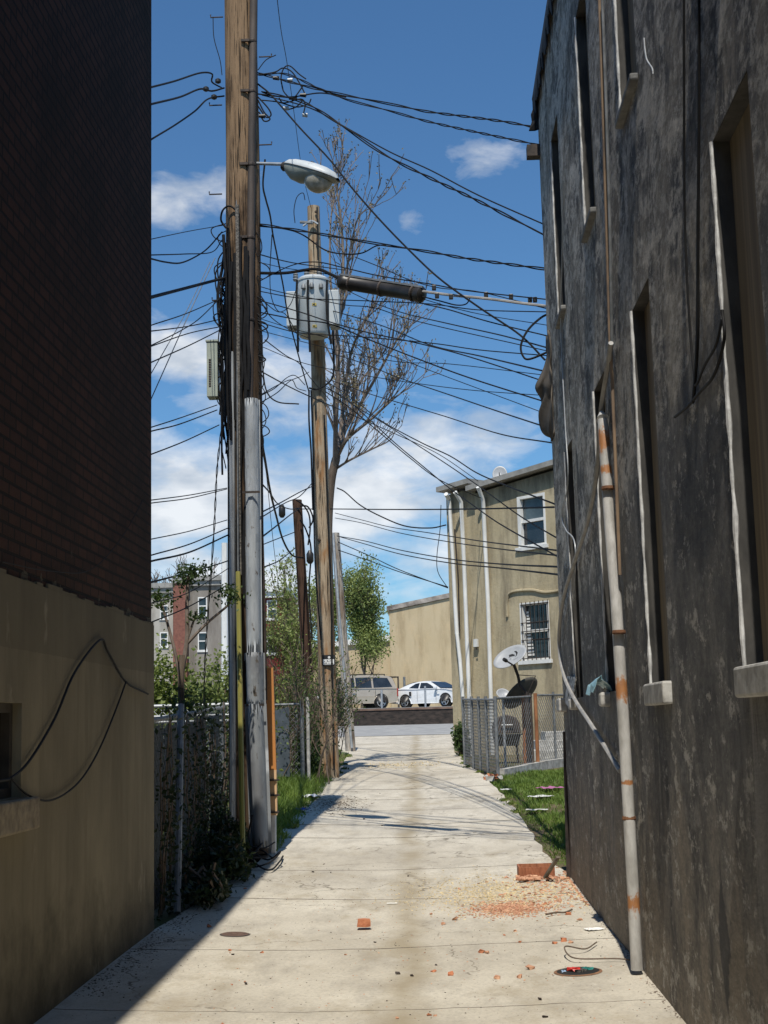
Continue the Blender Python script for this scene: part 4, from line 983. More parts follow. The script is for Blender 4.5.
# short dark pole and leaning pale pole
P3 = simple_pole((313,712),(297,500), 29, .12, .10, 'pole_c', 'short dark red brown pole grown over with twigs, left of the transformer pole')
for P in ([(296,500),(303,505),(309,515),(310,530),(308,545)], [(300,506),(308,507),(313,519),(309,528)], [(300,520),(306,530),(311,550),(309,590),(312,640)]):
    MB().tube(crom([at(x,y,28.8) for x,y in P],5), .018, 5).build('cable_loop', MAT['wire'], P3, smooth=True)
for (x,y,r_) in ((282,511,.07),(310,557,.075)):
    q = at(x,y,28.7); MB().lathe(q-Vector((0,0,.14)), [(r_*.5,0),(r_,.05),(r_,.2),(r_*.4,.28)], 10).build('splice_canister', MAT['plastic_black'], P3, smooth=True)
P4 = simple_pole((351,750),(335.5,533), 40, .15, .115, 'pole_d', 'pale grey leaning pole standing at the far end of the alley')
q = at(339,560,39.7); MB().tube([at(333,533,39.8),at(338,600,39.7),at(345,680,39.7),at(352,748,39.7)], .035, 6).build('stay_pipe', MAT['galv'], P4)
# slender light mast behind the brush
t = thing('light_mast', tuple(at(224.5,700,60)), 'slim white mast rising behind the shrubs left of the near pole', 'mast')
MB().tube([at(225,712,60), at(224.5,543,60)], [.16,.13], 8).build('mast', MAT['white'], t, smooth=True)

# ================================================================== WIRES
used_lab = set()
def wire(label, pts, Y0, Y1, r=.010, mat='wire', twist=0, n=8, cat='wire', name='overhead_wire'):
    d = [0]
    for a, b in zip(pts, pts[1:]): d.append(d[-1]+math.hypot(b[0]-a[0], b[1]-a[1]))
    P = [at(p[0], p[1], Y0+(Y1-Y0)*k/d[-1]) for p, k in zip(pts, d)]
    C = crom(P, n); m = MB()
    if twist:
        Cd = crom(P, n*5); l = 0
        for s in range(2):
            Q = []; l = 0
            for i, c in enumerate(Cd):
                if i: l += (Cd[i]-Cd[i-1]).length
                dd = (Cd[min(i+1,len(Cd)-1)]-Cd[max(i-1,0)]).normalized(); u = dd.cross(Vector((0,0,1))).normalized(); w_ = u.cross(dd)
                a = l*twist*.55*(1+.15*math.sin(l*2)) + s*math.pi; Q.append(c + (u*math.cos(a)+w_*math.sin(a))*r*.85)
            m.tube(Q, r*.62, 5)
    else: m.tube(C, r*.82, 6)
    assert label not in used_lab, label
    used_lab.add(label)
    return m.build(name, MAT[mat], smooth=True, label=label, cat=cat, group='overhead wires strung across the alley')
E = 13.66; LW = 11.06
# towards the left building
for lab, pts, r in [
 ('topmost black cable from the near pole to the left building', [(140,90),(152,87),(175,81),(200,73),(212,74),(212,82),(222,88)], .012),
 ('black cable just under the topmost one, left of the near pole', [(140,108),(152,104),(180,97),(200,89),(212,91),(224,88)], .013),
 ('third black cable curving down from the near pole top to the left building', [(140,148),(152,139),(175,125),(195,111),(208,99),(224,96)], .012),
 ('thin grey wire rising to the near pole above the thick sagging cable', [(140,242),(152,239),(190,231),(225,225)], .005),
 ('thin straight black wire level with the cable coil left of the near pole', [(138,256),(152,255),(185,254),(212,252),(222,240)], .007),
 ('sagging black cable looping up to the coil on the near pole', [(138,256),(152,259),(165,262),(180,263),(195,257),(208,248),(222,232)], .010),
 ('thickest straight black cable between left building and near pole', [(138,301),(152,297),(190,287),(228,277)], .020),
 ('thin wire crossing low to the left of the splice bundle', [(138,331),(152,325),(185,314),(220,299)], .007),
 ('thin wire ending under the crossing pair left of the near pole', [(138,332),(152,331),(190,326),(221,319)], .007),
 ('steeper thin wire of the crossing pair left of the near pole', [(138,351),(152,345),(182,330),(200,318),(222,296)], .007),
 ('thin wire meeting the near pole above the green terminal box', [(138,350),(152,346),(190,333),(224,326)], .007),
 ('thin wire rising to the near pole just behind the terminal box top', [(138,369),(152,362),(190,345),(226,327)], .008),
 ('upper wire of the pair below the terminal box', [(138,431),(152,427),(180,418),(217,405)], .007),
 ('lower wire of the pair below the terminal box', [(138,436),(152,431),(180,424),(217,410)], .008),
 ('single wire rising to the foot of the frayed bundle', [(138,459),(152,454),(185,441),(219,425)], .008),
 ('upper of two close wires crossing the white clouds left of the near pole', [(138,502),(152,500),(190,495),(227,488)], .006),
 ('lower of two close wires crossing the white clouds left of the near pole', [(138,506),(152,503),(190,498),(227,489)], .006),
 ('lone thin wire above the grey rowhouse roofs', [(138,542),(152,539),(190,531),(227,520)], .006),
 ('dark wire rising over the grey rowhouse roofs to the near pole', [(138,560),(152,555),(190,544),(228,528)], .008),
 ('thick dark wire close above the grey rowhouse cornice', [(138,566),(152,561),(190,552),(228,535)], .011),
 ]: wire(lab, pts, LW, YP-.05, r)
wire('long dark cable crossing low in front of the grey rowhouses to the short dark pole', [(138,585),(152,582),(190,572),(230,560),(262,545),(295,532)], LW, 28.8, .012)
wire('lower dark cable in front of the grey rowhouses ending at the near pole', [(138,628),(152,622),(190,606),(232,582)], LW, YP, .008)
wire('thin wire low in front of the pale grey rowhouse', [(138,608),(152,603),(190,592),(232,566)], LW, YP, .006)
wire('grey steel stay running steeply down from the near pole behind the left building', [(215,258),(190,312),(152,397),(140,424)], YP, 11.1, .006, 'galv_dull')
wire('fainter grey steel stay parallel to the steep one left of the near pole', [(210,262),(186,312),(152,372),(140,393)], YP, 11.1, .005, 'galv_dull')
wire('twisted black cable hanging down past the shrubs left of the near pole', [(222,425),(217,470),(214,530),(209,600),(205,660),(204,712)], YP, YP+.2, .009, twist=26)
# top cluster to the right building
wire('topmost twisted cable from the near pole to the top of the dark wall', [(258,73),(290,82),(330,92),(400,106),(430,112),(500,121),(548,130)], YP, E, .011, twist=14)
wire('twisted cable just below the topmost, ending at the dark wall corner', [(258,75),(285,74),(318,88),(345,99),(390,111),(430,122),(490,135),(549,147)], YP, E, .010, twist=16)
wire('black cable running level from the clamps to the topmost twisted cable', [(258,94),(290,97),(320,93),(346,97)], YP, YP-.4, .011)
wire('thick twisted cable swooping down from the pole clamps to the dark wall', [(262,92),(305,103),(345,128),(385,155),(430,178),(480,202),(550,238)], YP, E, .013, twist=12)
wire('thinner black cable just above the thick swooping one', [(262,95),(310,108),(345,127),(390,152),(430,170),(480,196),(550,227)], YP, E, .009)
wire('long black cable falling diagonally from the near pole top past the splice case', [(258,84),(272,96),(300,128),(330,160),(352,188),(380,220),(410,251),(440,279),(480,308),(520,335),(545,360)], YP, E, .0125)
wire('messenger cable running level above the splice case to the dark wall', [(256,224),(290,229),(320,234),(355,240),(385,245),(430,252),(470,259),(552,270)], YP, E, .012, twist=12)
wire('cable sagging under the bare branches to join the level messenger cable', [(258,226),(285,229),(303,235),(325,250),(345,254),(362,253),(376,246),(386,245)], YP, 14.9, .010)
MAT['splice'] = MAT['plastic_black']
wire('thickest main cable from the near pole to the black splice case', [(256,273),(285,273),(315,269),(330,274),(344,281)], YP, 15.1, .022)
wire('thick main cable from the splice case to the dark wall, hung with clamps', [(420,291),(450,295),(490,299),(520,303),(553,307)], 14.5, E, .018, 'wire_grey')
wire('thin support wire running close above the black splice case', [(256,283),(290,266),(316,262),(345,268),(380,276),(430,284),(470,291),(552,300)], YP, E, .008)
wire('black cable slack below the splice case end', [(420,296),(440,301),(456,305),(466,304),(470,298)], 14.5, 14.3, .009)
wire('black cable coil hanging at the corner of the dark wall', [(553,313),(542,317),(528,330),(521,345),(523,356),(530,359),(552,350)], 13.8, 13.66, .014)
sc = thing('splice_case', tuple(at(382,290,14.8)), 'fat black cable splice case hanging on the main cable', 'splice case')
sa = at(341,282,15.1); sb = at(423,295,14.52); d_ = (sb-sa).normalized()
MB().lathe(sa, [(.05,-.02),(.078,0),(.088,.03),(.088,.08),(.080,.09),(.080,(sb-sa).length-.09),(.088,(sb-sa).length-.08),(.088,(sb-sa).length-.02),(.07,(sb-sa).length),(.04,(sb-sa).length+.02)], 22, d_).build('case', MAT['splice'], sc, smooth=True)
m = MB(); u_ = d_.cross(Vector((0,1,0))).normalized()
m.bar(sa+u_*-.0+Vector((0,-.06,.07)), sb+Vector((0,-.06,.07)), .02, .02); m.build('clamp_rail', MAT['galv_dull'], sc)
for k in (.12,.5,.88):
    q = sa.lerp(sb, k); MB().lathe(q, [(.084,0),(.092,.006),(.092,.02),(.084,.026)], 22, d_).build('band', MAT['rust_dark'], sc)
for (x,y) in ((434,288),(437,296),(451,297),(486,295),(511,297),(530,300),(535,300)):
    q = at(x,y,14.2); MB().box((q.x-.022,q.y-.02,q.z-.025),(q.x+.022,q.y+.02,q.z+.03)).build('cable_clamp', MAT['plastic_black'], sc, bevel=.006)
# mid-level service wires on the right
for lab, pts, Y0, Y1, r in [
 ('wire descending from the level messenger to the splice support wire', [(355,257),(380,267),(410,280),(440,288),(480,292),(552,310)], 15, E, .006),
 ('thin wire just below the splice case reaching the dark wall', [(325,279),(363,298),(400,312),(450,324),(500,335),(552,349)], 25.5, E, .010),
 ('nearly level thin wire passing under the splice case', [(258,291),(300,298),(370,301),(430,304),(480,310),(552,312)], YP, E, .007),
 ('wire falling from below the splice case to the cable coil', [(424,304),(450,310),(490,322),(552,337)], 14.5, E, .008),
 ('thin wire through the middle of the bare tree crown', [(330,310),(380,325),(430,345),(480,356),(552,373)], 25.5, E, .011),
 ('upper of two wires fanning out behind the bare tree', [(258,300),(300,312),(330,322),(370,333),(417,343),(470,357),(552,384)], YP, E, .008),
 ('lower of two wires fanning out behind the bare tree', [(258,312),(300,320),(330,324),(370,340),(413,357),(470,378),(552,404)], YP, E, .009),
 ('almost level wire crossing the lower bare branches', [(258,322),(300,333),(350,336),(430,343),(480,350),(552,356)], YP, E, .007),
 ('thin wire ending just above the brown tarpaulin hem', [(258,330),(300,341),(345,352),(400,362),(450,364),(552,376)], YP, E, .005),
 ('wire reaching the lower tarpaulin from the transformer pole', [(330,353),(365,364),(397,377),(450,395),(500,412),(552,429)], 25.5, E, .010),
 ('lowest slack wire ending at the tarpaulin hem', [(330,380),(370,394),(407,405),(447,417),(500,434),(553,443)], 25.5, E, .009),
 ('upper of three wires crossing in front of the beige rowhouse eaves', [(326,381),(352,398),(380,420),(420,442),(450,456),(477,473),(510,487),(560,506)], 25.5, E, .011),
 ('middle of three wires crossing in front of the beige rowhouse eaves', [(326,386),(352,404),(385,424),(411,441),(445,463),(480,487),(520,516),(562,541)], 25.5, E, .010),
 ('lowest of three wires crossing in front of the beige rowhouse eaves', [(326,388),(345,398),(370,420),(395,443),(425,468),(448,487),(470,503),(500,524),(562,559)], 25.5, E, .011),
 ('black wire from the transformer pole to the top of the white downpipe', [(326,392),(350,408),(385,437),(410,458),(440,480),(481,498)], 25.5, 35, .014),
 ('level thin wire from the leaning pole across the upper far window', [(300,509),(335,509),(400,509.5),(470,509),(562,507)], 28.8, E, .012),
 ('slack wire from the leaning pole to the far downpipe bracket', [(337,488),(345,492),(360,505),(380,516),(405,526),(430,528),(446,525)], 39, 36.5, .022),
 ('upper thin wire from the leaning pole below the far window sill', [(335,513),(362,520),(390,527),(430,533),(480,541),(562,551)], 39.5, E, .011),
 ('second thin wire from the leaning pole below the far window sill', [(335,518),(362,523),(400,533),(450,542),(500,549),(562,556)], 39.5, E, .011),
 ('upper wire of the dark pair across the middle of the beige rowhouse', [(337,536),(365,541),(400,550),(450,559),(500,564),(562,567)], 39.5, E, .013),
 ('lower wire of the dark pair across the middle of the beige rowhouse', [(337,536),(365,544),(400,554),(450,563),(500,568),(562,575)], 39.5, E, .013),
 ('thin wire from the leaning pole to the side of the beige rowhouse', [(338,542),(370,556),(400,570),(448,588)], 39.5, 36.6, .015),
 ('lower thin wire from the leaning pole to the side of the beige rowhouse', [(338,550),(370,561),(400,572),(448,587)], 39.5, 36.6, .015),
 ('thin wire running up the sky from the transformer pole top', [(275,-20),(281,30),(287,63),(295,120),(302,170),(311,208)], 13, 25.9, .006),
 ('thin drop wire hanging from the bracket on the transformer pole', [(305,200),(303,193),(297,197),(294,210),(295,223)], 25.8, 25.8, .010),
 ('wire from the near pole to the top of the transformer', [(258,254),(280,260),(300,264),(330,268),(345,270)], YP, 25.6, .010),
 ('wire passing in front of the transformer tank', [(258,286),(280,292),(310,298),(345,305),(375,308),(420,322),(552,352)], YP, E, .006),
 ('twisted black drop between the near pole and the transformer pole', [(265,160),(263,185),(266,200),(270,215),(273,235),(277,255),(283,285),(288,315),(297,350),(304,375),(309,392)], YP, 25.6, .015),
 ('thin drop wire beside the transformer curving to the pole clamp', [(272,235),(270,270),(271,295),(277,310),(287,316),(300,340)], 16.5, 25.6, .009),
 ('black drop wire down the side of the pale transformer pole', [(309,390),(309,420),(311,450),(312,480),(313,510)], 25.7, 25.7, .020),
 ('upper wire from the short dark pole up to the transformer pole', [(262,395),(275,388),(288,377),(296,376),(305,385)], YP, 25.6, .009),
 ('wire from the near pole looping at the transformer pole', [(262,394),(280,384),(292,380),(297,388),(306,391)], YP, 25.6, .009),
 ('third wire of the looping group left of the transformer pole', [(262,402),(278,392),(290,381),(302,376),(309,372)], YP, 25.6, .009),
 ('wire falling from the near pole across the cloud to the transformer pole', [(265,340),(285,355),(300,364),(312,380),(330,400)], YP, 25.6, .009),
 ('thick black pair falling from the near pole to the short dark pole', [(260,435),(265,460),(270,490),(276,515),(283,540),(292,555),(303,558)], YP, 28.7, .022),
 ('wire from the near pole to the top of the short dark pole', [(262,484),(270,493),(278,504),(290,509),(300,508)], YP, 28.7, .012),
 ('wire rising from the near pole to the transformer pole over the short one', [(262,512),(280,503),(300,492),(313,486)], YP, 25.6, .012),
 ('second wire rising from the near pole over the short dark pole', [(262,517),(285,503),(300,496),(313,482)], YP, 25.6, .010),
 ('lower wire rising from the near pole to the short dark pole', [(262,537),(275,527),(290,515),(300,508)], YP, 28.7, .014),
 ('wire crossing behind the near pole towards the short dark pole', [(262,568),(280,560),(295,548)], YP, 28.7, .012),
 ('drop wire hanging free down the side of the beige rowhouse', [(441,505),(440,530),(437,555),(438,572),(447,587)], 36.6, 36.6, .012),
 ]: wire(lab, pts, Y0, Y1, r)
for lab, pts, Y0, Y1, r in [
 ('fine wire from the near pole crossing above the transformer tank', [(258,262),(285,268),(320,273),(360,280),(400,292),(470,312),(552,326)], YP, E, .005),
 ('fine wire from the near pole crossing the foot of the transformer tank', [(258,318),(290,328),(325,337),(380,352),(450,378),(552,416)], YP, E, .005),
 ('fine wire sagging below the transformer to the dark wall', [(258,345),(300,362),(345,372),(400,381),(470,390),(552,396)], YP, E, .005),
 ('drooping wire between the near pole and the transformer pole below its tank', [(260,300),(272,318),(290,330),(308,338)], YP, 25.6, .009),
 ('long wire from the near pole crossing the lower bare branches to the eaves', [(262,372),(300,392),(350,414),(400,436),(440,455),(478,481)], YP, 35, .011),
 ('loose wire dropping from the near pole to the twisted drop', [(258,292),(268,305),(280,312),(290,305),(296,290)], YP, 25.4, .009),
 ]: wire(lab, pts, Y0, Y1, r)
# thin guy wires of the near pole to the right
wire('thin steel stay falling past the white cable guard towards the brush', [(262,430),(268,490),(273,540),(279,590)], YP, 24, .006)

# ================================================================== FENCES
def chain(t, p0, p1, h, z0=None, pitch=.075, r=.0022, posts=(), mat='galv', rail=True, pr=.024, name='mesh_panel', lean=0):
    p0 = Vector(p0); p1 = Vector(p1); d = p1-p0; Lf = d.length; d.normalize(); m = MB(); s = -h
    def P(u, v): q = p0+d*u; return Vector((q.x, q.y, q.z+v))
    step = pitch*1.4142
    for sg in (1, -1):
        u = -h
        while u < Lf+h:
            # line v = sg*(x-u)
            a = u; b = u+sg*h
            lo_t, hi_t = 0.0, 1.0
            dx = b-a
            for lim, s_ in ((0, 1), (Lf, -1)):
                # keep s_*(a+dx*t - lim) >= 0
                c0 = s_*(a-lim); c1 = s_*dx
                if abs(c1) < 1e-9: continue
                tt = -c0/c1
                if c1 > 0: lo_t = max(lo_t, tt)
                else: hi_t = min(hi_t, tt)
            if hi_t-lo_t > .02:
                m.tube([P(a+dx*lo_t, h*lo_t), P(a+dx*hi_t, h*hi_t)], r, 3, cap=False)
            u += step
    m.build(name, MAT[mat], t, fixn=False)
    if rail: MB().tube([P(0,h),P(Lf,h)], .021, 8).build('top_rail', MAT[mat], t, smooth=True)
    for u in posts:
        MB().tube([P(u,-.3),P(u,h+.06)], [pr,pr], 10).build('post', MAT[mat], t, smooth=True)
def G3(p, z=0): return Vector((p.x, p.y, gs(p.y)+z))
# right-hand fence
c_ = gnd(498,776); e_ = gnd(465,765); r_ = gnd(566,764)
t = thing('chain_link_fence', tuple(G3(c_)), 'grey chain link fence turning the corner in front of the beige rowhouse', 'fence')
chain(t, G3(c_), G3(e_), 1.34, pitch=.085, r=.005, posts=(0,1.1,2.0,2.9,(e_-c_).length), mat='galv_dull', pr=.03)
chain(t, G3(c_), G3(c_.lerp(r_, .50)), 1.36, pitch=.085, r=.005, posts=(), mat='galv_dull')
chain(t, G3(c_.lerp(r_,.60)), G3(c_.lerp(r_, 1.6)), 1.38, pitch=.085, r=.005, posts=(.9,), mat='galv_dull')
MAT['rustpost'] = pm('rusty_orange_post', (.18,.07,.03), (.40,.17,.07), 7, .85, .002, (1,1,.4))
for f_, mt, rr in ((.56,'rustpost',.036),(.485,'rust_dark',.03)):
    q = G3(c_.lerp(r_, f_)); MB().tube([q-Vector((0,0,.3)), q+Vector((0,0,1.42))], rr, 10).build('gate_post', MAT[mt], t, smooth=True)
# stone edging under it
q = [G3(c_.lerp(r_,f)) + Vector((0,-.07,0)) for f in (0.03,.35,.6,1.3)]
m = MB()
for i in range(3): m.bar(q[i]+Vector((0,0,.03)), q[i+1]+Vector((0,0,.03)), .16, .16+.02*i)
m.build('stone_edging', MAT['sill'], label='pale stone edging along the foot of the chain link fence', cat='kerb')
# steps up to the beige house
t = thing('entrance_steps', tuple(G3(gnd(556,760),0)+Vector((0,2.2,0))), 'pale concrete steps behind the fence by the dark wall', 'steps')
q = gnd(550,762); zb_ = gs(q.y)
for k in range(3): MB().box((q.x-.35+k*.22,q.y+1.6+k*.3,zb_-.1+k*.0),(q.x+2.2,q.y+3.6,zb_+.22+.2*k-.004*k)).build('step', MAT['sill'], t, bevel=.015)
# dishes behind the fence
MAT['dish'] = pm('light_grey_dish_enamel', (.30,.31,.32), (.38,.39,.40), 4, .4)
def dish(t, c, nrm, major, a, b, depth=.07):
    nrm = nrm.normalized(); u = (major - nrm*major.dot(nrm)).normalized(); w = nrm.cross(u); m = MB(); n=28; K=6
    for i in range(K+1):
        k = i/K
        for j in range(n): th = 2*math.pi*j/n; m.v.append(tuple(c + u*(a*k*math.cos(th)) + w*(b*k*math.sin(th)) + nrm*(depth*k*k)))
    for i in range(K):
        for j in range(n): x = i*n+j; y = i*n+(j+1)%n; m.f.append([x,y,y+n,x+n]); m.m.append(0)
    o = m.build('reflector', MAT['dish'], t, smooth=True, fixn=False); o.modifiers.new('s','SOLIDIFY').thickness = .012
    return u, w
Yd = 27.4; dc = at(511.5,659,Yd)
t = thing('satellite_dish', (dc.x, dc.y, gs(Yd)), 'grey satellite dish with a black emblem, tilted up behind the chain link fence', 'satellite dish')
nrm = Vector((-.42,-.62,.62)); u, w = dish(t, dc, nrm, Vector((.94,-.1,.34)), .36, .27)
nrm.normalize()
# emblem: a curled wedge with a trailing swoosh, plus a short caption bar
def emb(pts, name='emblem'):
    P = [dc + u*x + w*y*1 + nrm*(.07*((x/.36)**2+(y/.27)**2)+.010) for x, y in pts]
    return MB().prism(P, nrm*.003)
sw = 1 if w.z > 0 else -1
e1 = [(-.02,.115),(.05,.10),(.09,.055),(.085,.01),(.05,.035),(.0,.055),(-.045,.05),(-.02,.08)]
e2 = [(.10,.13),(.15,.11),(.165,.05),(.13,.0),(.08,-.02),(.12,.03),(.125,.075)]
for e in (e1, e2): emb([(x, sw*y) for x, y in e]).build('emblem', MAT['plastic_black'], t)
emb([(.03,-sw*.07),(.14,-sw*.07),(.14,-sw*.082),(.03,-sw*.082)]).build('caption_mark', MAT['galv_dull'], t)
foot = dc - w*sw*.25 + nrm*.05; tip = dc + nrm*.42 - w*sw*.12
tip = at(505,660,Yd-.42)
MB().tube([foot, tip], .018, 6).build('feed_arm', MAT['iron'], t); MB().lathe(tip, [(.035,-.05),(.04,0),(.035,.04)], 10, (tip-foot)).build('feed_horn', MAT['plastic_black'], t, smooth=True)
bk = dc - nrm*.03; P = [bk, at(518,676,Yd+.15), at(520,685,Yd+.2), at(526,693,Yd+.2), at(527,700,Yd+.2)]
MB().tube(crom(P,5), .03, 8).build('mast', MAT['iron'], t, smooth=True)
q = at(527,699,Yd+.2); MB().tube([q, Vector((q.x,q.y,gs(Yd)))], .05, 8).build('post', MAT['rust_dark'], t, smooth=True)
MB().tube([at(519,675,Yd+.1),at(536,676,Yd+.1)], .008, 5).tube([at(535.5,676,Yd+.1),at(528,693,Yd+.1)], .008, 5).build('stay_rods', MAT['iron'], t)
d2 = at(523,695,27.9)
t = thing('satellite_dish', (d2.x,d2.y,gs(27.9)), 'dark back of a second satellite dish turned away behind the fence', 'satellite dish')
MAT_d = MAT['dish']; MAT['dish'] = pm('dark_olive_dish_back', (.06,.055,.045),(.10,.09,.075), 5, .7)
dish(t, d2, Vector((-.5,.55,.55)), Vector((.6,.2,.65)), .42, .32); MAT['dish'] = MAT_d
MB().tube([d2, Vector((d2.x,d2.y+.1,gs(27.9)))], .035, 8).build('mast', MAT['rustpost'], t, smooth=True)
q = at(503,695,28.6)
t = thing('satellite_dish', (q.x,q.y,gs(28.6)), 'small whitish dish low behind the fence, left of the large one', 'satellite dish')
dish(t, q, Vector((.2,-.75,.5)), Vector((1,0,-.2)), .15, .13, .04)
MB().tube([q+Vector((0,.03,0)), Vector((q.x,q.y+.05,gs(28.6)))], .025, 8).build('mast', MAT['galv'], t, smooth=True)
# roof dish on the beige house
q = onplane(500,475, off=-1.2)
t = thing('satellite_dish', (q.x,q.y,q.z-.3), 'small round satellite dish on the beige rowhouse roof', 'satellite dish')
dish(t, q, Vector((-.1,-.9,.25)), Vector((1,0,0)), .20, .24, .05)
MB().tube([q+Vector((0,.04,0)), q+Vector((-.05,.1,-.35))], .025, 6).tube([q+Vector((-.02,-.02,-.2)), q+Vector((-.03,-.25,.02))], .012, 5).build('mast', MAT['iron'], t)
# cooker behind the fence
q = G3(gnd(511,765)); q.y += 1.4
t = thing('barbecue_grill', (q.x,q.y,q.z), 'dark lidded barbecue grill standing behind the corner of the chain link fence', 'grill')
m = MB(); P=[(-.30,0,.62),(-.28,0,.84),(-.2,0,.96),(0,0,1.02),(.2,0,.96),(.28,0,.84),(.30,0,.62)]
m.prism([(q.x+x,q.y-.22,q.z+z) for x,_,z in P], (0,.45,0)); m.build('lid', MAT['rust_dark'], t, bevel=.02)
MB().prism([(q.x-.30,q.y-.24,q.z+.61),(q.x+.30,q.y-.24,q.z+.61),(q.x+.24,q.y-.2,q.z+.36),(q.x-.24,q.y-.2,q.z+.36)], (0,.46,0)).build('firebox', MAT['plastic_black'], t, bevel=.01)
for sx in (-.23,.23):
    for sy in (-.17,.17): MB().tube([(q.x+sx,q.y+sy,q.z),(q.x+sx*.9,q.y+sy,q.z+.4)], .014, 6).build('leg', MAT['iron'], t)
MB().tube([(q.x-.12,q.y-.27,q.z+.80),(q.x+.12,q.y-.27,q.z+.80)], .014, 6).build('handle', MAT['white'], t)
MB().box((q.x+.32,q.y-.2,q.z+.58),(q.x+.55,q.y+.2,q.z+.61)).build('side_shelf', MAT['wood_grey'], t)

# left fences
Yf = 17.6; zf = gs(Yf)
a_ = at(132,704,Yf); b_ = at(233,707,Yf); 
t = thing('chain_link_fence', (b_.x,Yf,zf), 'low chain link fence with doubled pale rails in front of the shrubs', 'fence')
hf = (a_.z+b_.z)/2-zf
chain(t, (b_.x,Yf,zf), (b_.x-4.5,Yf,zf), hf, r=.0035, posts=(0,1.6,3.2), mat='galv')
for dz in (.13,.20): MB().tube([(b_.x,Yf-.03,zf+hf-dz),(b_.x-4.5,Yf-.03,zf+hf-dz)], .016, 8).build('brace_rail', MAT['galv'], t, smooth=True)
# alley-side fence panel in the shade, overgrown and backed with dark slats
t = thing('slatted_fence', (-2.3,11.4,gs(11.4)), 'chain link fence threaded with dark slats and vines in the shade behind the left building', 'fence')
A0 = Vector((-2.33,11.3,gs(11.3))); A1 = Vector((-2.62,17.4,gs(17.4))); dA = (A1-A0)
chain(t, A0, A1, 1.58, posts=(.05,2.0,4.0,6.1), mat='galv_dull', pitch=.065)
m = MB(); k = 0
while k < 64:
    f = k/68; q = A0+dA*f+Vector((-.014,0,0)); 
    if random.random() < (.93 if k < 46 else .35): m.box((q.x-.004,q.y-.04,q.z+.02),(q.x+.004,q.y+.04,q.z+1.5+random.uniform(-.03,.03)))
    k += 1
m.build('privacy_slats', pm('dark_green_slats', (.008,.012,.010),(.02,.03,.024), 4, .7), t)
# leaning steel post in the shade
q0 = gnd(150,905); MB().tube([Vector((-2.19,11.9,gs(11.9))), at(181,705,13.0)], .03, 8).build('leaning_post', MAT['galv_dull'], label='grey steel post leaning against the dark slatted fence', cat='post', smooth=True)
# fence along the yard past the pole
f0 = gnd(272,824); f1 = gnd(303,785); zt__ = at(302,704,f1.y).z
t = thing('chain_link_fence', tuple(G3(f1)), 'chain link fence hung with a bluish sheet between the near pole and the brush', 'fence')
h_ = zt__-gs(f1.y); print('h fence', h_)
f0b = Vector((f1.x-2.6, f1.y-.6, 0))
chain(t, G3(f1), G3(f0b), h_, posts=(0,1.3,2.55), mat='galv_dull', pr=.035)
MB().tube([G3(f1)+Vector((.10,.02,-.2)), G3(f1)+Vector((.10,.02,h_+.12))], .03, 8).build('post', MAT['sill'], t)
m = MB(); nn = 16
dd = (G3(f0b)-G3(f1))
for j in range(9):
    for i in range(nn):
        u_ = .08+.60*i/(nn-1); q = G3(f1)+dd*u_; m.v.append((q.x, q.y-.05-.04*math.sin(i*1.3+j*.3)-.03*noise.noise(Vector((i*.5,j*.6,2))), q.z+h_*(.97-.09*math.sin(math.pi*(i/(nn-1)))*(1-j/8)) - h_*.86*j/8))
for j in range(8):
    for i in range(nn-1): a = j*nn+i; m.f.append([a,a+1,a+nn+1,a+nn]); m.m.append(0)
m.build('plastic_sheet', pm('blue_grey_netting', (.045,.06,.075),(.09,.11,.13), 5, .6), label='blue grey sheet draped over the chain link fence past the near pole', cat='sheet', smooth=True)
# far-side fence continuing towards the transformer pole
t = thing('chain_link_fence', tuple(G3(gnd(318,770))), 'overgrown chain link fence running on behind the transformer pole', 'fence')
g0 = G3(gnd(316,776)); g0.x -= .35; g1 = G3(gnd(340,757)); g1.x -= .5
chain(t, g0, g1, 1.2, posts=(0,2.4,4.8), mat='galv_dull')

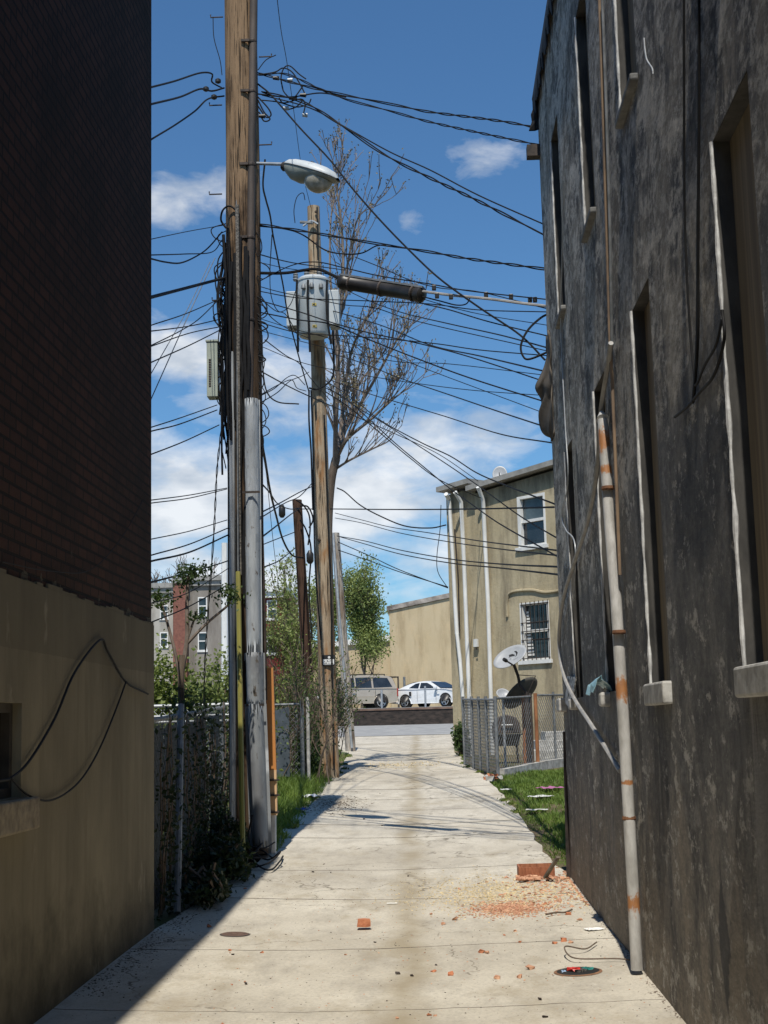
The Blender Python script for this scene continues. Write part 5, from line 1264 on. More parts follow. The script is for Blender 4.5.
# ================================================================== CARS
def xf(loc, yaw): return Matrix.Translation(loc) @ Matrix.Rotation(yaw, 4, 'Z')
class MT(MB):
    def __init__(s, T): super().__init__(); s.T = T
    def build(s, *a, **k): s.v = [tuple(s.T @ Vector(p)) for p in s.v]; return super().build(*a, **k)
def arc(cx, r, z0, n=9):      # wheel arch, from front to back over the top (x decreasing)
    return [(cx+r*math.cos(math.pi*i/n), z0+r*math.sin(math.pi*i/n)) for i in range(n+1)]
def car(name, label, cat, loc, yaw, paint, w, L, wb, fo, wr, low, lower, green, seams, glassy, suv=False):
    T = xf(loc, yaw); t = thing(name, loc, label, cat)
    hw = w/2
    outline = [(L/2-.02, low)] 
    # bottom outline, front -> back with arches (wheel centres)
    xf_ = L/2-fo; xb = xf_-wb; ar = wr+.06
    bottom = [(L/2-.05, low)] + [(x, z) for x, z in arc(xf_, ar, low)] + [(x, z) for x, z in arc(xb, ar, low)] + [(-L/2+.06, low+.06)]
    poly = bottom + lower
    m = MT(T)
    # body skin: three shells across the width so that the flanks bulge
    lay = [(-hw+.05, .985, .03), (-hw, 1, 0), (hw, 1, 0), (hw-.05, .985, .03)]
    base = 0; n = len(poly)
    zc = .55
    for (y, s, dz) in lay:
        for (x, z) in poly: m.v.append((x*s, y if z < .66 else y*(1-.05*(z-.66)/.4), z if z < zc else z - (dz*.5)))
    for k in range(3):
        for i in range(n): a = k*n+i; b = k*n+(i+1)%n; m.f.append([a,b,b+n,a+n]); m.m.append(0)
    m.f.append(list(range(n))[::-1]); m.m.append(0); m.f.append([3*n+i for i in range(n)]); m.m.append(0)
    body = m.build('body', paint, t, bevel=.045)
    # greenhouse: a curved side outline, narrowing towards the roof
    gp, wins_, zb0, zt0 = green; bw = hw-.06; tw = hw-.25
    def gy(z): return bw-(bw-tw)*max(0, (z-zb0)/(zt0-zb0))**1.3
    GP = [(v.x, v.z) for v in crom([(x, 0, z) for x, z in gp], 4)]
    m = MT(T); n = len(GP)
    for x, z in GP:
        y = gy(z)
        for f_, dz in ((-1,0),(-.93,.012),(-.6,.03),(0,.04),(.6,.03),(.93,.012),(1,0)): m.v.append((x, y*f_, z+(dz if z > zb0+.1 else 0)))
    for q in range(n-1):
        for k in range(6): a = q*7+k; m.f.append([a,a+1,a+8,a+7]); m.m.append(0)
    m.f.append([q*7 for q in range(n)]); m.m.append(0); m.f.append([q*7+6 for q in range(n)][::-1]); m.m.append(0)
    m.build('roof', paint, t, smooth=True)
    for side in (-1, 1):
        for W__ in wins_:
            m = MT(T); m.prism([(x, side*(gy(z)+.004), z) for x, z in W__], (0, side*.008, 0)); m.build('side_window', MAT['glass'], t)
    for nm, (xa, xb_) in (('back_window', glassy[0]), ('windscreen', glassy[1])):
        st_ = [(x, z) for x, z in GP if xa <= x <= xb_]; m = MT(T)
        for (x, z), (x2, z2) in zip(st_, st_[1:]):
            d_ = Vector((-(z2-z), 0, x2-x)).normalized()*.045; y1 = gy(z)*.88; y2 = gy(z2)*.88
            m.face([(x+d_.x,-y1,z+d_.z),(x+d_.x,y1,z+d_.z),(x2+d_.x,y2,z2+d_.z),(x2+d_.x,-y2,z2+d_.z)])
        m.build(nm, MAT['glass'], t, smooth=True)
    def gq(u, v, side): return Vector((gp[-1][0]-.22, side*(hw-.06), zb0+.02))
    for (cx) in (xf_, xb):
        for side in (-1, 1):
            y0 = side*(hw-.01); m = MT(T); m.lathe((cx, y0, wr), [(wr*.6,0),(wr*.97,0),(wr,-.03),(wr,-.17),(wr*.9,-.2)], 24, (0,side,0)); wh = m.build('wheel', MAT['plastic_black'], t, smooth=True)
            m = MT(T); m.lathe((cx, y0+side*.004, wr), [(wr*.66,0),(wr*.66,.006),(wr*.6,.004),(.05,.012)], 20, (0,side,0)); m.build('hub_shadow', MAT['iron'], wh)
            m = MT(T)
            for k in range(5):
                a = 2*math.pi*k/5; m.bar((cx+.03*math.cos(a), y0+side*.02, wr+.03*math.sin(a)), (cx+wr*.66*math.cos(a), y0+side*.014, wr+wr*.66*math.sin(a)), .07, .02, upv=(0,1,0))
            P = [(cx+wr*.66*math.cos(2*math.pi*i/24), y0+side*.014, wr+wr*.66*math.sin(2*math.pi*i/24)) for i in range(25)]; m.tube(P, .018, 5)
            m.build('rim', MAT['alloy'], wh)
            m = MT(T); m.lathe((cx, side*(hw-.25), wr+.02), [(ar-.01,0),(ar-.01,.2)], 20, (0,side,0)); m.build('wheel_well', MAT['plastic_black'], t)
    for side in (-1, 1):
        q = gq(.90,.06,side); m = MT(T); m.box((q.x-.10,min(side*(hw-.02),side*(hw+.15)),q.z-.02),(q.x+.06,max(side*(hw-.02),side*(hw+.15)),q.z+.11)); m.build('door_mirror', paint, t, bevel=.02)
        for (x, z0, z1) in seams:
            m = MT(T); m.box((x-.008,min(side*hw,side*(hw+.003)),z0),(x+.008,max(side*hw,side*(hw+.003)),z1)); dr = m.build('door_seam', MAT['plastic_black'], t)
        for (x, z0, z1) in seams[1:]:
            m = MT(T); m.box((x+.06,min(side*hw,side*(hw+.03)),z1-.14),(x+.22,max(side*hw,side*(hw+.03)),z1-.10)); m.build('door_handle', paint, t)
        m = MT(T); m.box((-L/2-.004,min(side*(hw-.24),side*(hw-.02)),.62),(-L/2+.05,max(side*(hw-.24),side*(hw+.006)),.62+(.42 if suv else .16))); m.build('tail_light', MAT['redlens'], t, bevel=.01)
        m = MT(T); m.box((L/2-.16,min(side*(hw-.38),side*(hw-.02)),.58),(L/2-.005,max(side*(hw-.38),side*(hw+.004)),.74)); m.build('headlight', MAT['headlens'], t, bevel=.01)
    m = MT(T); m.box((L/2-.03,-.32,.42),(L/2+.012,.32,.60)); m.build('grille', MAT['plastic_black'], t)
    m = MT(T); m.box((-L/2+.0,-hw+.04,.36),(-L/2-.05,hw-.04,.50)); m.build('rear_bumper', paint if not suv else MAT['galv_dull'], t, bevel=.02)
    return t, T
MAT['alloy'] = pm('alloy_wheel', (.50,.50,.50),(.60,.60,.60), 5, .35, metal=.3)
MAT['redlens'] = pm('red_lens', (.30,.02,.015),(.40,.04,.03), 5, .25); MAT['headlens'] = pm('clear_lens', (.45,.45,.45),(.6,.6,.6), 5, .15)
def paintm(nm, c, c2, metal): 
    m_ = pm(nm, c, c2, 3, .30, metal=metal); b = m_.node_tree.nodes['Principled BSDF']; b.inputs['Coat Weight'].default_value = .6; b.inputs['Coat Roughness'].default_value = .08; return m_
ZL = 2.45
silver = paintm('beige_silver_paint', (.40,.34,.27), (.46,.40,.32), .2)
whitep = paintm('white_car_paint', (.70,.71,.72), (.76,.77,.78), 0)
Ls, Lc = 4.45, 4.6
lower = [(-Ls/2+.0,.40),(-Ls/2,.70),(-Ls/2+.03,1.02),(-.6,1.06),(.95,1.06),(1.25,1.03),(2.05,.93),(Ls/2-.02,.80),(Ls/2,.45)]
qs = at(363,708,73.2)
sv, T = car('suv', 'beige silver sport utility vehicle parked above the low brick wall', 'car', (qs.x-.55,73.2,ZL), R(180+24), silver, 1.8, Ls, 2.62, .88, .36, .28, lower,
    ([(-2.17,1.02),(-2.06,1.36),(-1.88,1.64),(-1.2,1.72),(.0,1.72),(.42,1.64),(.85,1.36),(1.27,1.02)],
     [[(.16,1.09),(1.0,1.09),(.50,1.50),(.36,1.59),(.16,1.61)],[(-.78,1.09),(.08,1.09),(.08,1.61),(-.78,1.62)],[(-1.92,1.12),(-.88,1.09),(-.88,1.62),(-1.70,1.58)]], 1.02, 1.72),
    [(-.95,.45,1.04),(.12,.42,1.04),(1.05,.42,1.03)], [(-2.14,-1.84),(.40,1.20)], True)
hwg = .66
for s in (-1,1):
    m = MT(T); m.tube([(-1.6,s*.58,1.77),(-.5,s*.6,1.79),(.3,s*.58,1.77)], .022, 6)
    for x in (-1.6,-.5,.3): m.box((x-.03,s*.58-.015,1.68),(x+.03,s*.58+.015,1.78))
    m.build('roof_rail', MAT['plastic_black'], sv)
lower = [(-Lc/2+.03,.42),(-Lc/2,.60),(-Lc/2+.03,.82),(-2.1,.95),(-1.5,.98),(-.6,.95),(.75,.95),(1.4,.90),(1.9,.80),(2.18,.68),(Lc/2,.54),(Lc/2-.03,.40)]
qc = at(430,708,73.6)
cp, T = car('coupe', 'white two door coupe with a small rear spoiler parked by the beige rowhouse', 'car', (qc.x+.22,73.6,ZL), R(-36), whitep, 1.84, Lc, 2.57, .95, .33, .22, lower,
    ([(-1.72,.95),(-1.30,1.13),(-.85,1.27),(-.35,1.34),(.05,1.335),(.35,1.26),(.72,1.08),(1.06,.92)],
     [[(-.28,.99),(.70,.98),(.36,1.17),(.12,1.27),(-.28,1.28)],[(-.98,1.03),(-.36,.99),(-.36,1.28),(-.62,1.24)]], .93, 1.34),
    [(-.40,.38,.92),(.80,.38,.90)], [(-1.5,-.72),(.26,1.0)])
m = MT(T); m.box((-Lc/2+.05,-.8,1.0),(-Lc/2+.27,.8,1.035)); m.box((-Lc/2+.1,-.72,.92),(-Lc/2+.2,-.66,1.0)); m.box((-Lc/2+.1,.66,.92),(-Lc/2+.2,.72,1.0)); m.build('spoiler', whitep, cp, bevel=.01)
for s in (-1,1):
    m = MT(T); y = s*.922; m.box((-.92,min(y,y+s*.004),.62),(-.78,max(y,y+s*.004),.84)); m.build('side_scoop', MAT['plastic_black'], cp)
# thin posts by the wall
for (x, y0, y1, lab) in ((425,686,709,'thin grey post standing in front of the white coupe'),(381.5,690,709,'thin grey post in front of the silver vehicle rear wheel')):
    a = at(x,y0,69.2); MB().tube([(a.x,69.2,2.3),(a.x,69.2,a.z)], .05, 6).build('post', MAT['galv'], label=lab, cat='post')
a = at(398,677,80); b = at(386,677,80)
t = thing('gate_frame', (a.x,80,2.45), 'thin dark metal gate frame between the two parked cars', 'gate')
MB().tube([(a.x,80,2.45),(a.x,80,a.z),(b.x-1,80,a.z)], .06, 6).build('frame', MAT['rust_dark'], t); MB().tube([(a.x+.35,80,2.45),(a.x+.35,80,a.z)], .07, 6).build('post', MAT['galv_dull'], t)
MAT['dirtband'] = 1
# ================================================================== VEGETATION
def leaf_quad(m, c, s, mi=0, rnd=random):
    n_ = Vector((rnd.gauss(0,1), rnd.gauss(0,1), rnd.gauss(0,.8)+.5)).normalized(); u = n_.orthogonal().normalized(); a = rnd.uniform(0,6.28)
    u = Matrix.Rotation(a, 3, n_) @ u; w = n_.cross(u)
    m.v += [tuple(c-u*s*.5), tuple(c+w*s*.28+n_*s*.06), tuple(c+u*s*.55), tuple(c-w*s*.28+n_*s*.06)]
    i = len(m.v)-4; m.f.append([i,i+1,i+2,i+3]); m.m.append(mi)
def branch(segs, p, d, L, r, depth, rnd, up_=.25, spread=.55, ends=None, nseg=5, crook=.16, split=(2,3), shrink=.72):
    P = [p]; R_ = [r]; q = p.copy(); d = d.copy()
    for i in range(nseg):
        d = (d + Vector((rnd.gauss(0,crook), rnd.gauss(0,crook), rnd.gauss(0,crook)*.6 + up_*.12))).normalized()
        q = q + d*(L/nseg); P.append(q.copy()); R_.append(r*(1-.45*(i+1)/nseg))
        if depth > 0 and i >= 1 and rnd.random() < .45:
            dd = (d + Vector((rnd.gauss(0,spread), rnd.gauss(0,spread), rnd.gauss(0,spread*.5)+up_))).normalized()
            branch(segs, q.copy(), dd, L*shrink*rnd.uniform(.6,.95), R_[-1]*.6, depth-1, rnd, up_, spread, ends, nseg, crook, split, shrink)
    segs.append((P, R_))
    if depth == 0:
        if ends is not None: ends.append((q.copy(), d.copy(), P))
        return
    for k in range(rnd.randint(*split)):
        dd = (d + Vector((rnd.gauss(0,spread), rnd.gauss(0,spread), rnd.gauss(0,spread*.5)+up_))).normalized()
        branch(segs, q.copy(), dd, L*shrink*rnd.uniform(.8,1.1), R_[-1]*.75, depth-1, rnd, up_, spread, ends, nseg, crook, split, shrink)
def tree(name, label, base, H, r, seed, depth=4, L0=None, leafmat=None, nleaf=0, ls=.1, lr=.3, up_=.25, spread=.55, group=None, bark='bark', lean=(0,0,1), crook=.16, starts=None, cat='tree', twigmat=None, shrink=.72, minr=.004):
    rnd = random.Random(seed); segs = []; ends = []
    t = thing(name, tuple(base), label, cat, group)
    L0 = L0 or H*.32
    branch(segs, Vector(base)-Vector((0,0,.1)), Vector(lean).normalized(), L0, r, depth, rnd, up_, spread, ends, 5, crook, (2,3), shrink)
    zmax = max(p.z for P,_ in segs for p in P); s = H/(zmax-base[2]) if H else 1
    B = Vector(base)
    def sc(p): return B + (p-B)*s
    tr = MB(); tw = MB(); fo = MB()
    P, R_ = segs[-1] if False else max(segs, key=lambda q: q[1][0])
    for P, R_ in segs:
        big = R_[0] > r*.45
        (tr if big else tw).tube([sc(p) for p in P], [max(minr, x) for x in R_], 8 if big else 4, cap=False)
    tr.build('trunk', MAT[bark], t, smooth=True); 
    if tw.f: tw.build('branches', MAT[twigmat or bark], t, smooth=True, fixn=False)
    if leafmat:
        for k in range(nleaf):
            q, d, P = rnd.choice(ends); p = sc(P[rnd.randrange(1, len(P))]) if rnd.random() < .6 else sc(q)
            leaf_quad(fo, p + Vector((rnd.gauss(0,lr), rnd.gauss(0,lr), rnd.gauss(0,lr))), ls*rnd.uniform(.6,1.3), 0, rnd)
        fo.build('foliage', MAT[leafmat], t, fixn=False)
    return t, ends, sc
# bare tree behind the transformer pole
bt = at(331,690,30); bt = Vector((bt.x, 30, gs(30)))
t = thing('bare_tree', tuple(bt), 'bare spring tree with upswept grey branches and buds behind the transformer pole', 'tree')
rnd = random.Random(11); segs = []; ends = []
trunk = [bt, at(329,600,30), at(328,530,30), at(331,482,30), at(337,455,30)]
tr = MB().tube(crom(trunk,5), [.10]*10+[.095]*10+[.08], 9, cap=False)
def b2(pts, r0, depth_, n=9):
    """a main limb through given places, with side twigs that turn upwards"""
    C = crom([at(x,y,30+z) for x,y,z in pts], 5); rs = [r0*(1-.75*i/(len(C)-1)) for i in range(len(C))]; segs.append((C, rs))
    for k in range(int(n*1.7)):
        i = rnd.randrange(2, len(C)-1); d = (C[i]-C[i-1]).normalized()
        dd = (d*.9 + Vector((rnd.gauss(0,.45), rnd.gauss(0,.6), abs(rnd.gauss(0,.35))+.18))).normalized()
        branch(segs, C[i].copy(), dd, rnd.uniform(.4,.85), max(.010, rs[i]*.6), depth_, rnd, .45, .35, ends, 4, .13, (1,2), .7)
    q = C[-1]; branch(segs, q.copy(), (C[-1]-C[-3]).normalized(), .5, rs[-1], 1, rnd, .4, .4, ends, 4, .12, (2,3), .7)
b2([(337,455,0),(345,430,.3),(360,405,.2),(380,370,-.2),(400,335,-.3),(411,325,-.3)], .055, 2, 11)
b2([(338,455,0),(348,438,-.4),(370,420,-.6),(392,400,-.9),(408,388,-1)], .05, 2, 11)
b2([(336,462,0),(341,430,.6),(345,390,.9),(352,350,.7),(368,315,.4),(376,300,.3)], .06, 2, 12)
b2([(335,470,0),(336,420,-.5),(338,370,-.7),(336,320,-.6),(343,270,-.5),(341,220,-.4),(336,180,-.4),(341,160,-.4)], .06, 2, 13)
b2([(339,320,.3),(345,280,.5),(352,240,.4),(360,215,.2),(378,205,.0)], .035, 1, 8)
b2([(338,340,-.3),(331,290,-.2),(330,240,0),(333,205,.2),(345,175,.3)], .035, 1, 8)
b2([(337,468,0),(350,460,-.3),(372,449,-.5),(390,440,-.6),(396,428,-.6)], .03, 1, 6)
b2([(341,445,0),(350,415,.8),(358,385,1.1),(385,350,1.3),(392,318,1.2)], .04, 2, 9)
b2([(337,330,-.2),(345,300,-.4),(352,262,-.3),(362,235,-.3)], .03, 1, 7)
tw = MB()
for P, R_ in segs: tw.tube(P, [max(.0075, x) for x in R_], 5, cap=False)
tr.build('trunk', MAT['bark'], t, smooth=True); tw.build('branches', MAT['twig'], t, smooth=True, fixn=False)
fo = MB()
for q, d, P in ends:
    for k in range(4): leaf_quad(fo, q+Vector((rnd.gauss(0,.035), rnd.gauss(0,.035), rnd.gauss(0,.035))), rnd.uniform(.03,.07), 0, rnd)
fo.build('buds', pm('tan_green_buds', (.13,.11,.05),(.20,.17,.08), 3, .7), t, fixn=False)

# leafy tree right of the leaning pole
for (px, py, ptop, Y, seed, r_, nl, lb) in ((363,706,557,79,3,.16,15000,'light green leafy tree between the leaning pole and the silver vehicle'),
                                      (346,706,575,81,5,.14,11000,'yellow green tree hidden behind the pale transformer pole')):
    b_ = at(px,py,Y); b_.z = 2.42; H = at(px,ptop,Y).z-b_.z
    tree('leafy_tree', lb, b_, H, r_, seed, 5, H*.17, 'leaf_pale', nl, .15, .30, .75, .30, crook=.12, shrink=.8)
for (px, py, ptop, Y, seed, r_, nl, lb) in ((280,720,548,34,8,.05,3000,'airy yellow green young tree right of the near pole'),
                                      (292,722,590,33,21,.05,3400,'thin green sapling tree left of the short dark pole')):
    b_ = at(px,py,Y); b_.z = gs(Y); H = at(px,ptop,Y).z-b_.z
    tree('young_tree', lb, b_, H, r_, seed, 4, H*.3, 'leaf_pale', nl, .075, .13, .6, .38)
# brown twiggy brush round the poles
for i, (px, Y, H, seed, lb) in enumerate(((275,26,2.7,31,'brown twiggy brush right of the orange marker'),(290,27,3.0,32,'dense brown brush left of the short dark pole'),(303,28,2.9,33,'brown brush grown round the foot of the short dark pole'),
                                          (316,29,2.4,34,'brown brush close behind the transformer pole'),(284,24.5,2.2,35,'low brown brush behind the draped grey sheet'),(262,27,2.6,36,'brown brush glimpsed behind the near pole'))):
    b_ = at(px,700,Y); b_.z = gs(Y); rnd = random.Random(seed); segs = []; ends = []
    t = thing('brush', tuple(b_), lb, 'shrub', 'brush along the left yard fence')
    for k in range(16):
        p = b_+Vector((rnd.gauss(0,.3), rnd.gauss(0,.3), 0)); d = Vector((rnd.gauss(0,.3), rnd.gauss(0,.3), 1)).normalized()
        branch(segs, p, d, H*.42*rnd.uniform(.6,1.1), .016, 2, rnd, .35, .45, ends, 4, .16, (2,3), .62)
    m = MB(); fo = MB()
    for P, R_ in segs: m.tube(P, [max(.005, x) for x in R_], 3, cap=False)
    m.build('stems', MAT['bark'], t, fixn=False)
    for k in range(1500):
        q, d, P = rnd.choice(ends); leaf_quad(fo, P[rnd.randrange(len(P))]+Vector((rnd.gauss(0,.09), rnd.gauss(0,.09), rnd.gauss(0,.09))), rnd.uniform(.03,.07), 0, rnd)
    fo.build('foliage', MAT['leaf' if i % 2 else 'leaf_dark'], t, fixn=False)
def bush(name, label, c, rx, ry, rz, n, ls, mat, seed, group=None, stems=8):
    rnd = random.Random(seed); t = thing(name, (c.x,c.y,gs(c.y)), label, 'shrub', group); fo = MB(); st = MB(); cl = []
    for k in range(16): a = rnd.uniform(0,6.28); q = rnd.random()**.5; cl.append(Vector((c.x+rx*q*math.cos(a)*.8, c.y+ry*q*math.sin(a)*.8, gs(c.y)+rz*rnd.uniform(.2,1.0)*(1-.3*q))))
    for k in range(n):
        p = rnd.choice(cl); leaf_quad(fo, p+Vector((rnd.gauss(0,rx*.22), rnd.gauss(0,ry*.22), rnd.gauss(0,rz*.14))), ls*rnd.uniform(.6,1.4), 0, rnd)
    for p in cl:
        b_ = Vector((c.x+rnd.gauss(0,rx*.25), c.y, gs(c.y))); st.tube(crom([b_, b_.lerp(p,.5)+Vector((rnd.gauss(0,.05),0,.05)), p+Vector((0,0,.12))],4), [.014]*9, 4, cap=False)
    st.build('stems', MAT['bark'], t, fixn=False); fo.build('foliage', MAT[mat], t, fixn=False); return t
for i, (px, Y, H, rx, lb) in enumerate(((150,21,2.55,.75,'leafy green shrub at the corner of the left building behind the fence'),(172,22,2.2,.7,'green shrub behind the fence below the brick chimney stack'),(196,21.5,2.1,.7,'green shrub in the middle of the row behind the fence'),
                                     (214,20.8,2.35,.6,'tall green shrub behind the fence, second from the near pole'),(230,21,2.25,.55,'green shrub directly behind the near pole'),(126,21,2.4,.8,'green shrub mostly hidden by the left building'))):
    b_ = at(px,690,Y); bush('shrub', lb, b_, rx, .5, H-.3, 4200, .075, 'leaf_pale' if i in (2,3) else 'leaf', 50+i, 'shrubs behind the left fence')
# pruned sapling with ivy tufts against the slatted fence
Ys = 14.6; bs = at(186,745,Ys); bs = Vector((bs.x, Ys, gs(Ys)))
t = thing('pruned_sapling', tuple(bs), 'pruned sapling with leafy tufts on its cut branches, rising over the slatted fence', 'tree')
m = MB()
def limb(pts, r0, r1):
    C = crom([at(x,y,Ys) for x,y in pts], 5); m.tube(C, [r0+(r1-r0)*i/(len(C)-1) for i in range(len(C))], 7)
C = [bs, at(182,760,Ys), at(182,715,Ys), at(181,680,Ys), at(183,655,Ys)]; m.tube(crom(C,5), [.035]*21, 8)
m.build('trunk', MAT['bark'], t, smooth=True)
m = MB(); limb([(182,672),(187,640),(187,610),(188,580),(192,572)], .028, .014); limb([(181,680),(172,640),(164,612),(161,602)], .02, .010); limb([(186,645),(205,625),(225,608),(231,602)], .018, .010); limb([(187,640),(194,620),(197,612)], .014, .009)
m.build('branches', MAT['twig'], t, smooth=True)
rnd = random.Random(77)
fo = MB()
for (x, y, n_, s_) in ((191,573,420,.085),(184,580,200,.07),(199,570,140,.06),(162,601,300,.075),(156,596,100,.05),(230,597,260,.075),(228,590,120,.05),(198,616,160,.05),(184,700,300,.12),(196,705,300,.12)):
    c0_ = at(x,y,Ys)
    for k in range(n_): leaf_quad(fo, c0_+Vector((rnd.gauss(0,s_), rnd.gauss(0,s_), rnd.gauss(0,s_*.7))), rnd.uniform(.03,.06), 0, rnd) if k % 5 < 3 else None
fo.build('foliage', MAT['leaf_dark'], t, fixn=False)
# vines on the shaded fence
rnd = random.Random(5); vm = MB(); vl = MB()
t = thing('climbing_vine', tuple(A0), 'dark vine matted over the shaded slatted fence', 'vine')
for k in range(46):
    f = rnd.uniform(.05,.98); q = A0+dA*f+Vector((.05,0,0)); h = rnd.uniform(.5,1.65); P = [q.copy()]
    for i in range(6): q = q+Vector((rnd.uniform(-.02,.03), rnd.uniform(-.12,.12), h/6)); P.append(q.copy())
    vm.tube(P, .006, 4, cap=False)
    for j in range(60): 
        p = rnd.choice(P)+Vector((rnd.gauss(.03,.05), rnd.gauss(0,.1), rnd.gauss(0,.1))); leaf_quad(vl, p, rnd.uniform(.03,.07), 0, rnd)
vm.build('stems', MAT['bark'], t, fixn=False); vl.build('foliage', MAT['leaf_shade'], t, fixn=False)
# weeds at the foot of that fence
rnd = random.Random(6); 
bush('weeds', 'dark weeds in the shade at the corner foot of the left building', Vector((-2.05,12.4,0)), .22, .5, .28, 1500, .06, 'leaf_shade', 61, 'weeds along the shaded fence')
bush('weeds', 'dark weeds at the foot of the yellow guy guard', Vector((-2.1,13.9,0)), .25, .5, .38, 2200, .06, 'leaf_shade', 62, 'weeds along the shaded fence')
bush('weeds', 'dark bushy weeds between the slatted fence and the near pole', Vector((-2.25,15.1,0)), .2, .4, .45, 1500, .06, 'leaf_shade', 63, 'weeds along the shaded fence')
# ivy at the transformer pole
q = gnd(343,764); bush('ivy', 'ivy climbing the right side of the transformer pole foot', Vector((q.x-.12,27.2,0)), .22, .3, 1.15, 2600, .07, 'leaf_dark', 71)
q = gnd(318,772); bush('ivy', 'dark ivy mound left of the transformer pole foot', Vector((q.x+.0,25.2,0)), .28, .4, .8, 2400, .07, 'leaf_dark', 72)
q = gnd(458,757); bush('shrub', 'small dark shrub at the foot of the far white downpipes', Vector((q.x+.12,q.y+.6,0)), .2, .3, .75, 1600, .08, 'leaf_dark', 73)
q = gnd(300,776); bush('weeds', 'green weeds behind the chain link fence by the orange marker', Vector((q.x-.55,22.8,0)), .4, .6, .5, 2200, .06, 'leaf', 74)
# small weeds growing from the broken alley edges
rw = random.Random(44)
for k in range(26):
    yy = rw.uniform(17, 42); left = rw.random() < .55; xx = (lin(LEFT_EDGE,yy)+rw.uniform(-.05,.12)) if left else (lin(RIGHT_EDGE,yy)-rw.uniform(-.05,.12)) ; m = MB(); z_ = zal(xx,yy) if True else 0
    for j in range(60): leaf_quad(m, Vector((rw.gauss(0,.035), rw.gauss(0,.05), abs(rw.gauss(0,.02))+.005)), rw.uniform(.03,.06), 0, rw)
    o = m.build('weed', MAT['leaf' if k % 3 else 'leaf_dark'], fixn=False, label='small green weed tuft growing from the broken edge of the alley', cat='weed', group='weed tufts along the alley edges'); o.location = (xx,yy,z_)
# distant bare trees over the roofs
for (px, ptop, Y, seed, lb) in ((165,548,112,91,'bare tree top showing over the pale grey rowhouse'),(205,552,112,92,'bare tree top showing over the darker grey rowhouse'),(238,556,112,93,'faint bare tree top behind the near pole')):
    b_ = at(px,700,Y); b_.z = 2.4; H = at(px,ptop,Y).z-b_.z
    tree('bare_tree', lb, b_, H, .22, seed, 5, H*.26, None, 0, up_=.4, spread=.5, bark='twig', minr=.018)
# far tree line
for i, px in enumerate((-300,-160,-40,60)):
    b_ = at(px,705,120); b_.z = 2.4; tree('leafy_tree', ['broad green tree far beyond the left building','green tree beyond the left building and yard','green tree hidden beyond the brick wall','far green tree close to the brick wall corner'][i], b_, 11, .3, 200+i, 4, 3.4, 'leaf', 5000, .4, .5, .4, .5)

# ================================================================== GRASS
def grass(name, label, inside, n, hmin, hmax, seed, mat='grass', xr=(-1,1), yr=(0,1)):
    rnd = random.Random(seed); m = MB(); k = 0
    while k < n:
        x = rnd.uniform(*xr); y = rnd.uniform(*yr)
        d_ = inside(x, y)
        if d_ <= 0: 
            k += .2; continue
        if noise.noise(Vector((x*2.2,y*2.2,seed))) < -.28 and rnd.random() < .8: k += .3; continue
        h = rnd.uniform(hmin,hmax)*(.7+.7*abs(noise.noise(Vector((x*3,y*3,seed+2)))))*min(1,.35+d_*2.2); z = terr(x, y)-.02; a = rnd.uniform(0,6.28); w = rnd.uniform(.004,.009)
        bx, by = rnd.gauss(0,h*.35), rnd.gauss(0,h*.35); c_, s_ = math.cos(a)*w, math.sin(a)*w
        i = len(m.v); m.v += [(x-c_,y-s_,z),(x+c_,y+s_,z),(x+bx*.4+c_*.8,y+by*.4+s_*.8,z+h*.6),(x+bx*.4-c_*.8,y+by*.4-s_*.8,z+h*.6),(x+bx,y+by,z+h)]
        m.f += [[i,i+1,i+2,i+3],[i+3,i+2,i+4]]; m.m += [0,0]; k += 1
    return m.build(name, MAT[mat], kind='stuff', label=label, cat='grass', fixn=False)
grass('grass', 'bright green grass between the alley and the chain link fence by the dark wall', lambda x, y: x-lin(RIGHT_EDGE,y)-.03+.05*noise.noise(Vector((y*2,1,1))), 70000, .05, .13, 3, xr=(.9,5.0), yr=(13.7,26.5))
grass('grass', 'tall green grass and weeds along the left side past the near pole', lambda x, y: (lin(LEFT_EDGE,y)-x)+.12+.15*noise.noise(Vector((y*1.2,1,1))), 36000, .10, .36, 4, xr=(-4.4,-1.5), yr=(15.9,25.5))
grass('grass', 'ragged grass along the far left edge of the alley', lambda x, y: (lin(LEFT_EDGE,y)-x)+.02, 9000, .06, .2, 9, xr=(-6,-1.5), yr=(25.5,44))

# ================================================================== DEBRIS
MAT['redbrick'] = pm('broken_orange_brick', (.36,.12,.055), (.50,.20,.10), 20, .9, .01)
MAT['chip'] = pm('brick_chips', (.38,.17,.10), (.60,.36,.23), 12, .9)
MAT['saw'] = pm('straw_coloured_shavings', (.55,.42,.22), (.72,.60,.36), 25, .9)
MAT['paper'] = pm('soiled_white_paper', (.55,.55,.53), (.72,.72,.70), 6, .8)
def zg_(x, y): return zal(x, y) if lin(LEFT_EDGE,y) < x < lin(RIGHT_EDGE,y) else terr(x, y)
def chunk(m, c, s, rnd, mi=0, flat=.6):
    vs = []
    for (a,b,c_) in ((-1,-1,-1),(1,-1,-1),(1,1,-1),(-1,1,-1),(-1,-1,1),(1,-1,1),(1,1,1),(-1,1,1)):
        vs.append(Vector((a*rnd.uniform(.2,1.15), b*rnd.uniform(.15,1.0), c_*flat*rnd.uniform(.2,1))))
    Q = Matrix.Rotation(rnd.uniform(0,6.28),3,'Z') @ Matrix.Rotation(rnd.gauss(0,.25),3,'X'); i = len(m.v)
    m.v += [tuple(c + (Q @ v)*s*.5) for v in vs]
    for q in ((0,3,2,1),(4,5,6,7),(0,1,5,4),(1,2,6,5),(2,3,7,6),(3,0,4,7)): m.f.append([i+k for k in q]); m.m.append(mi)
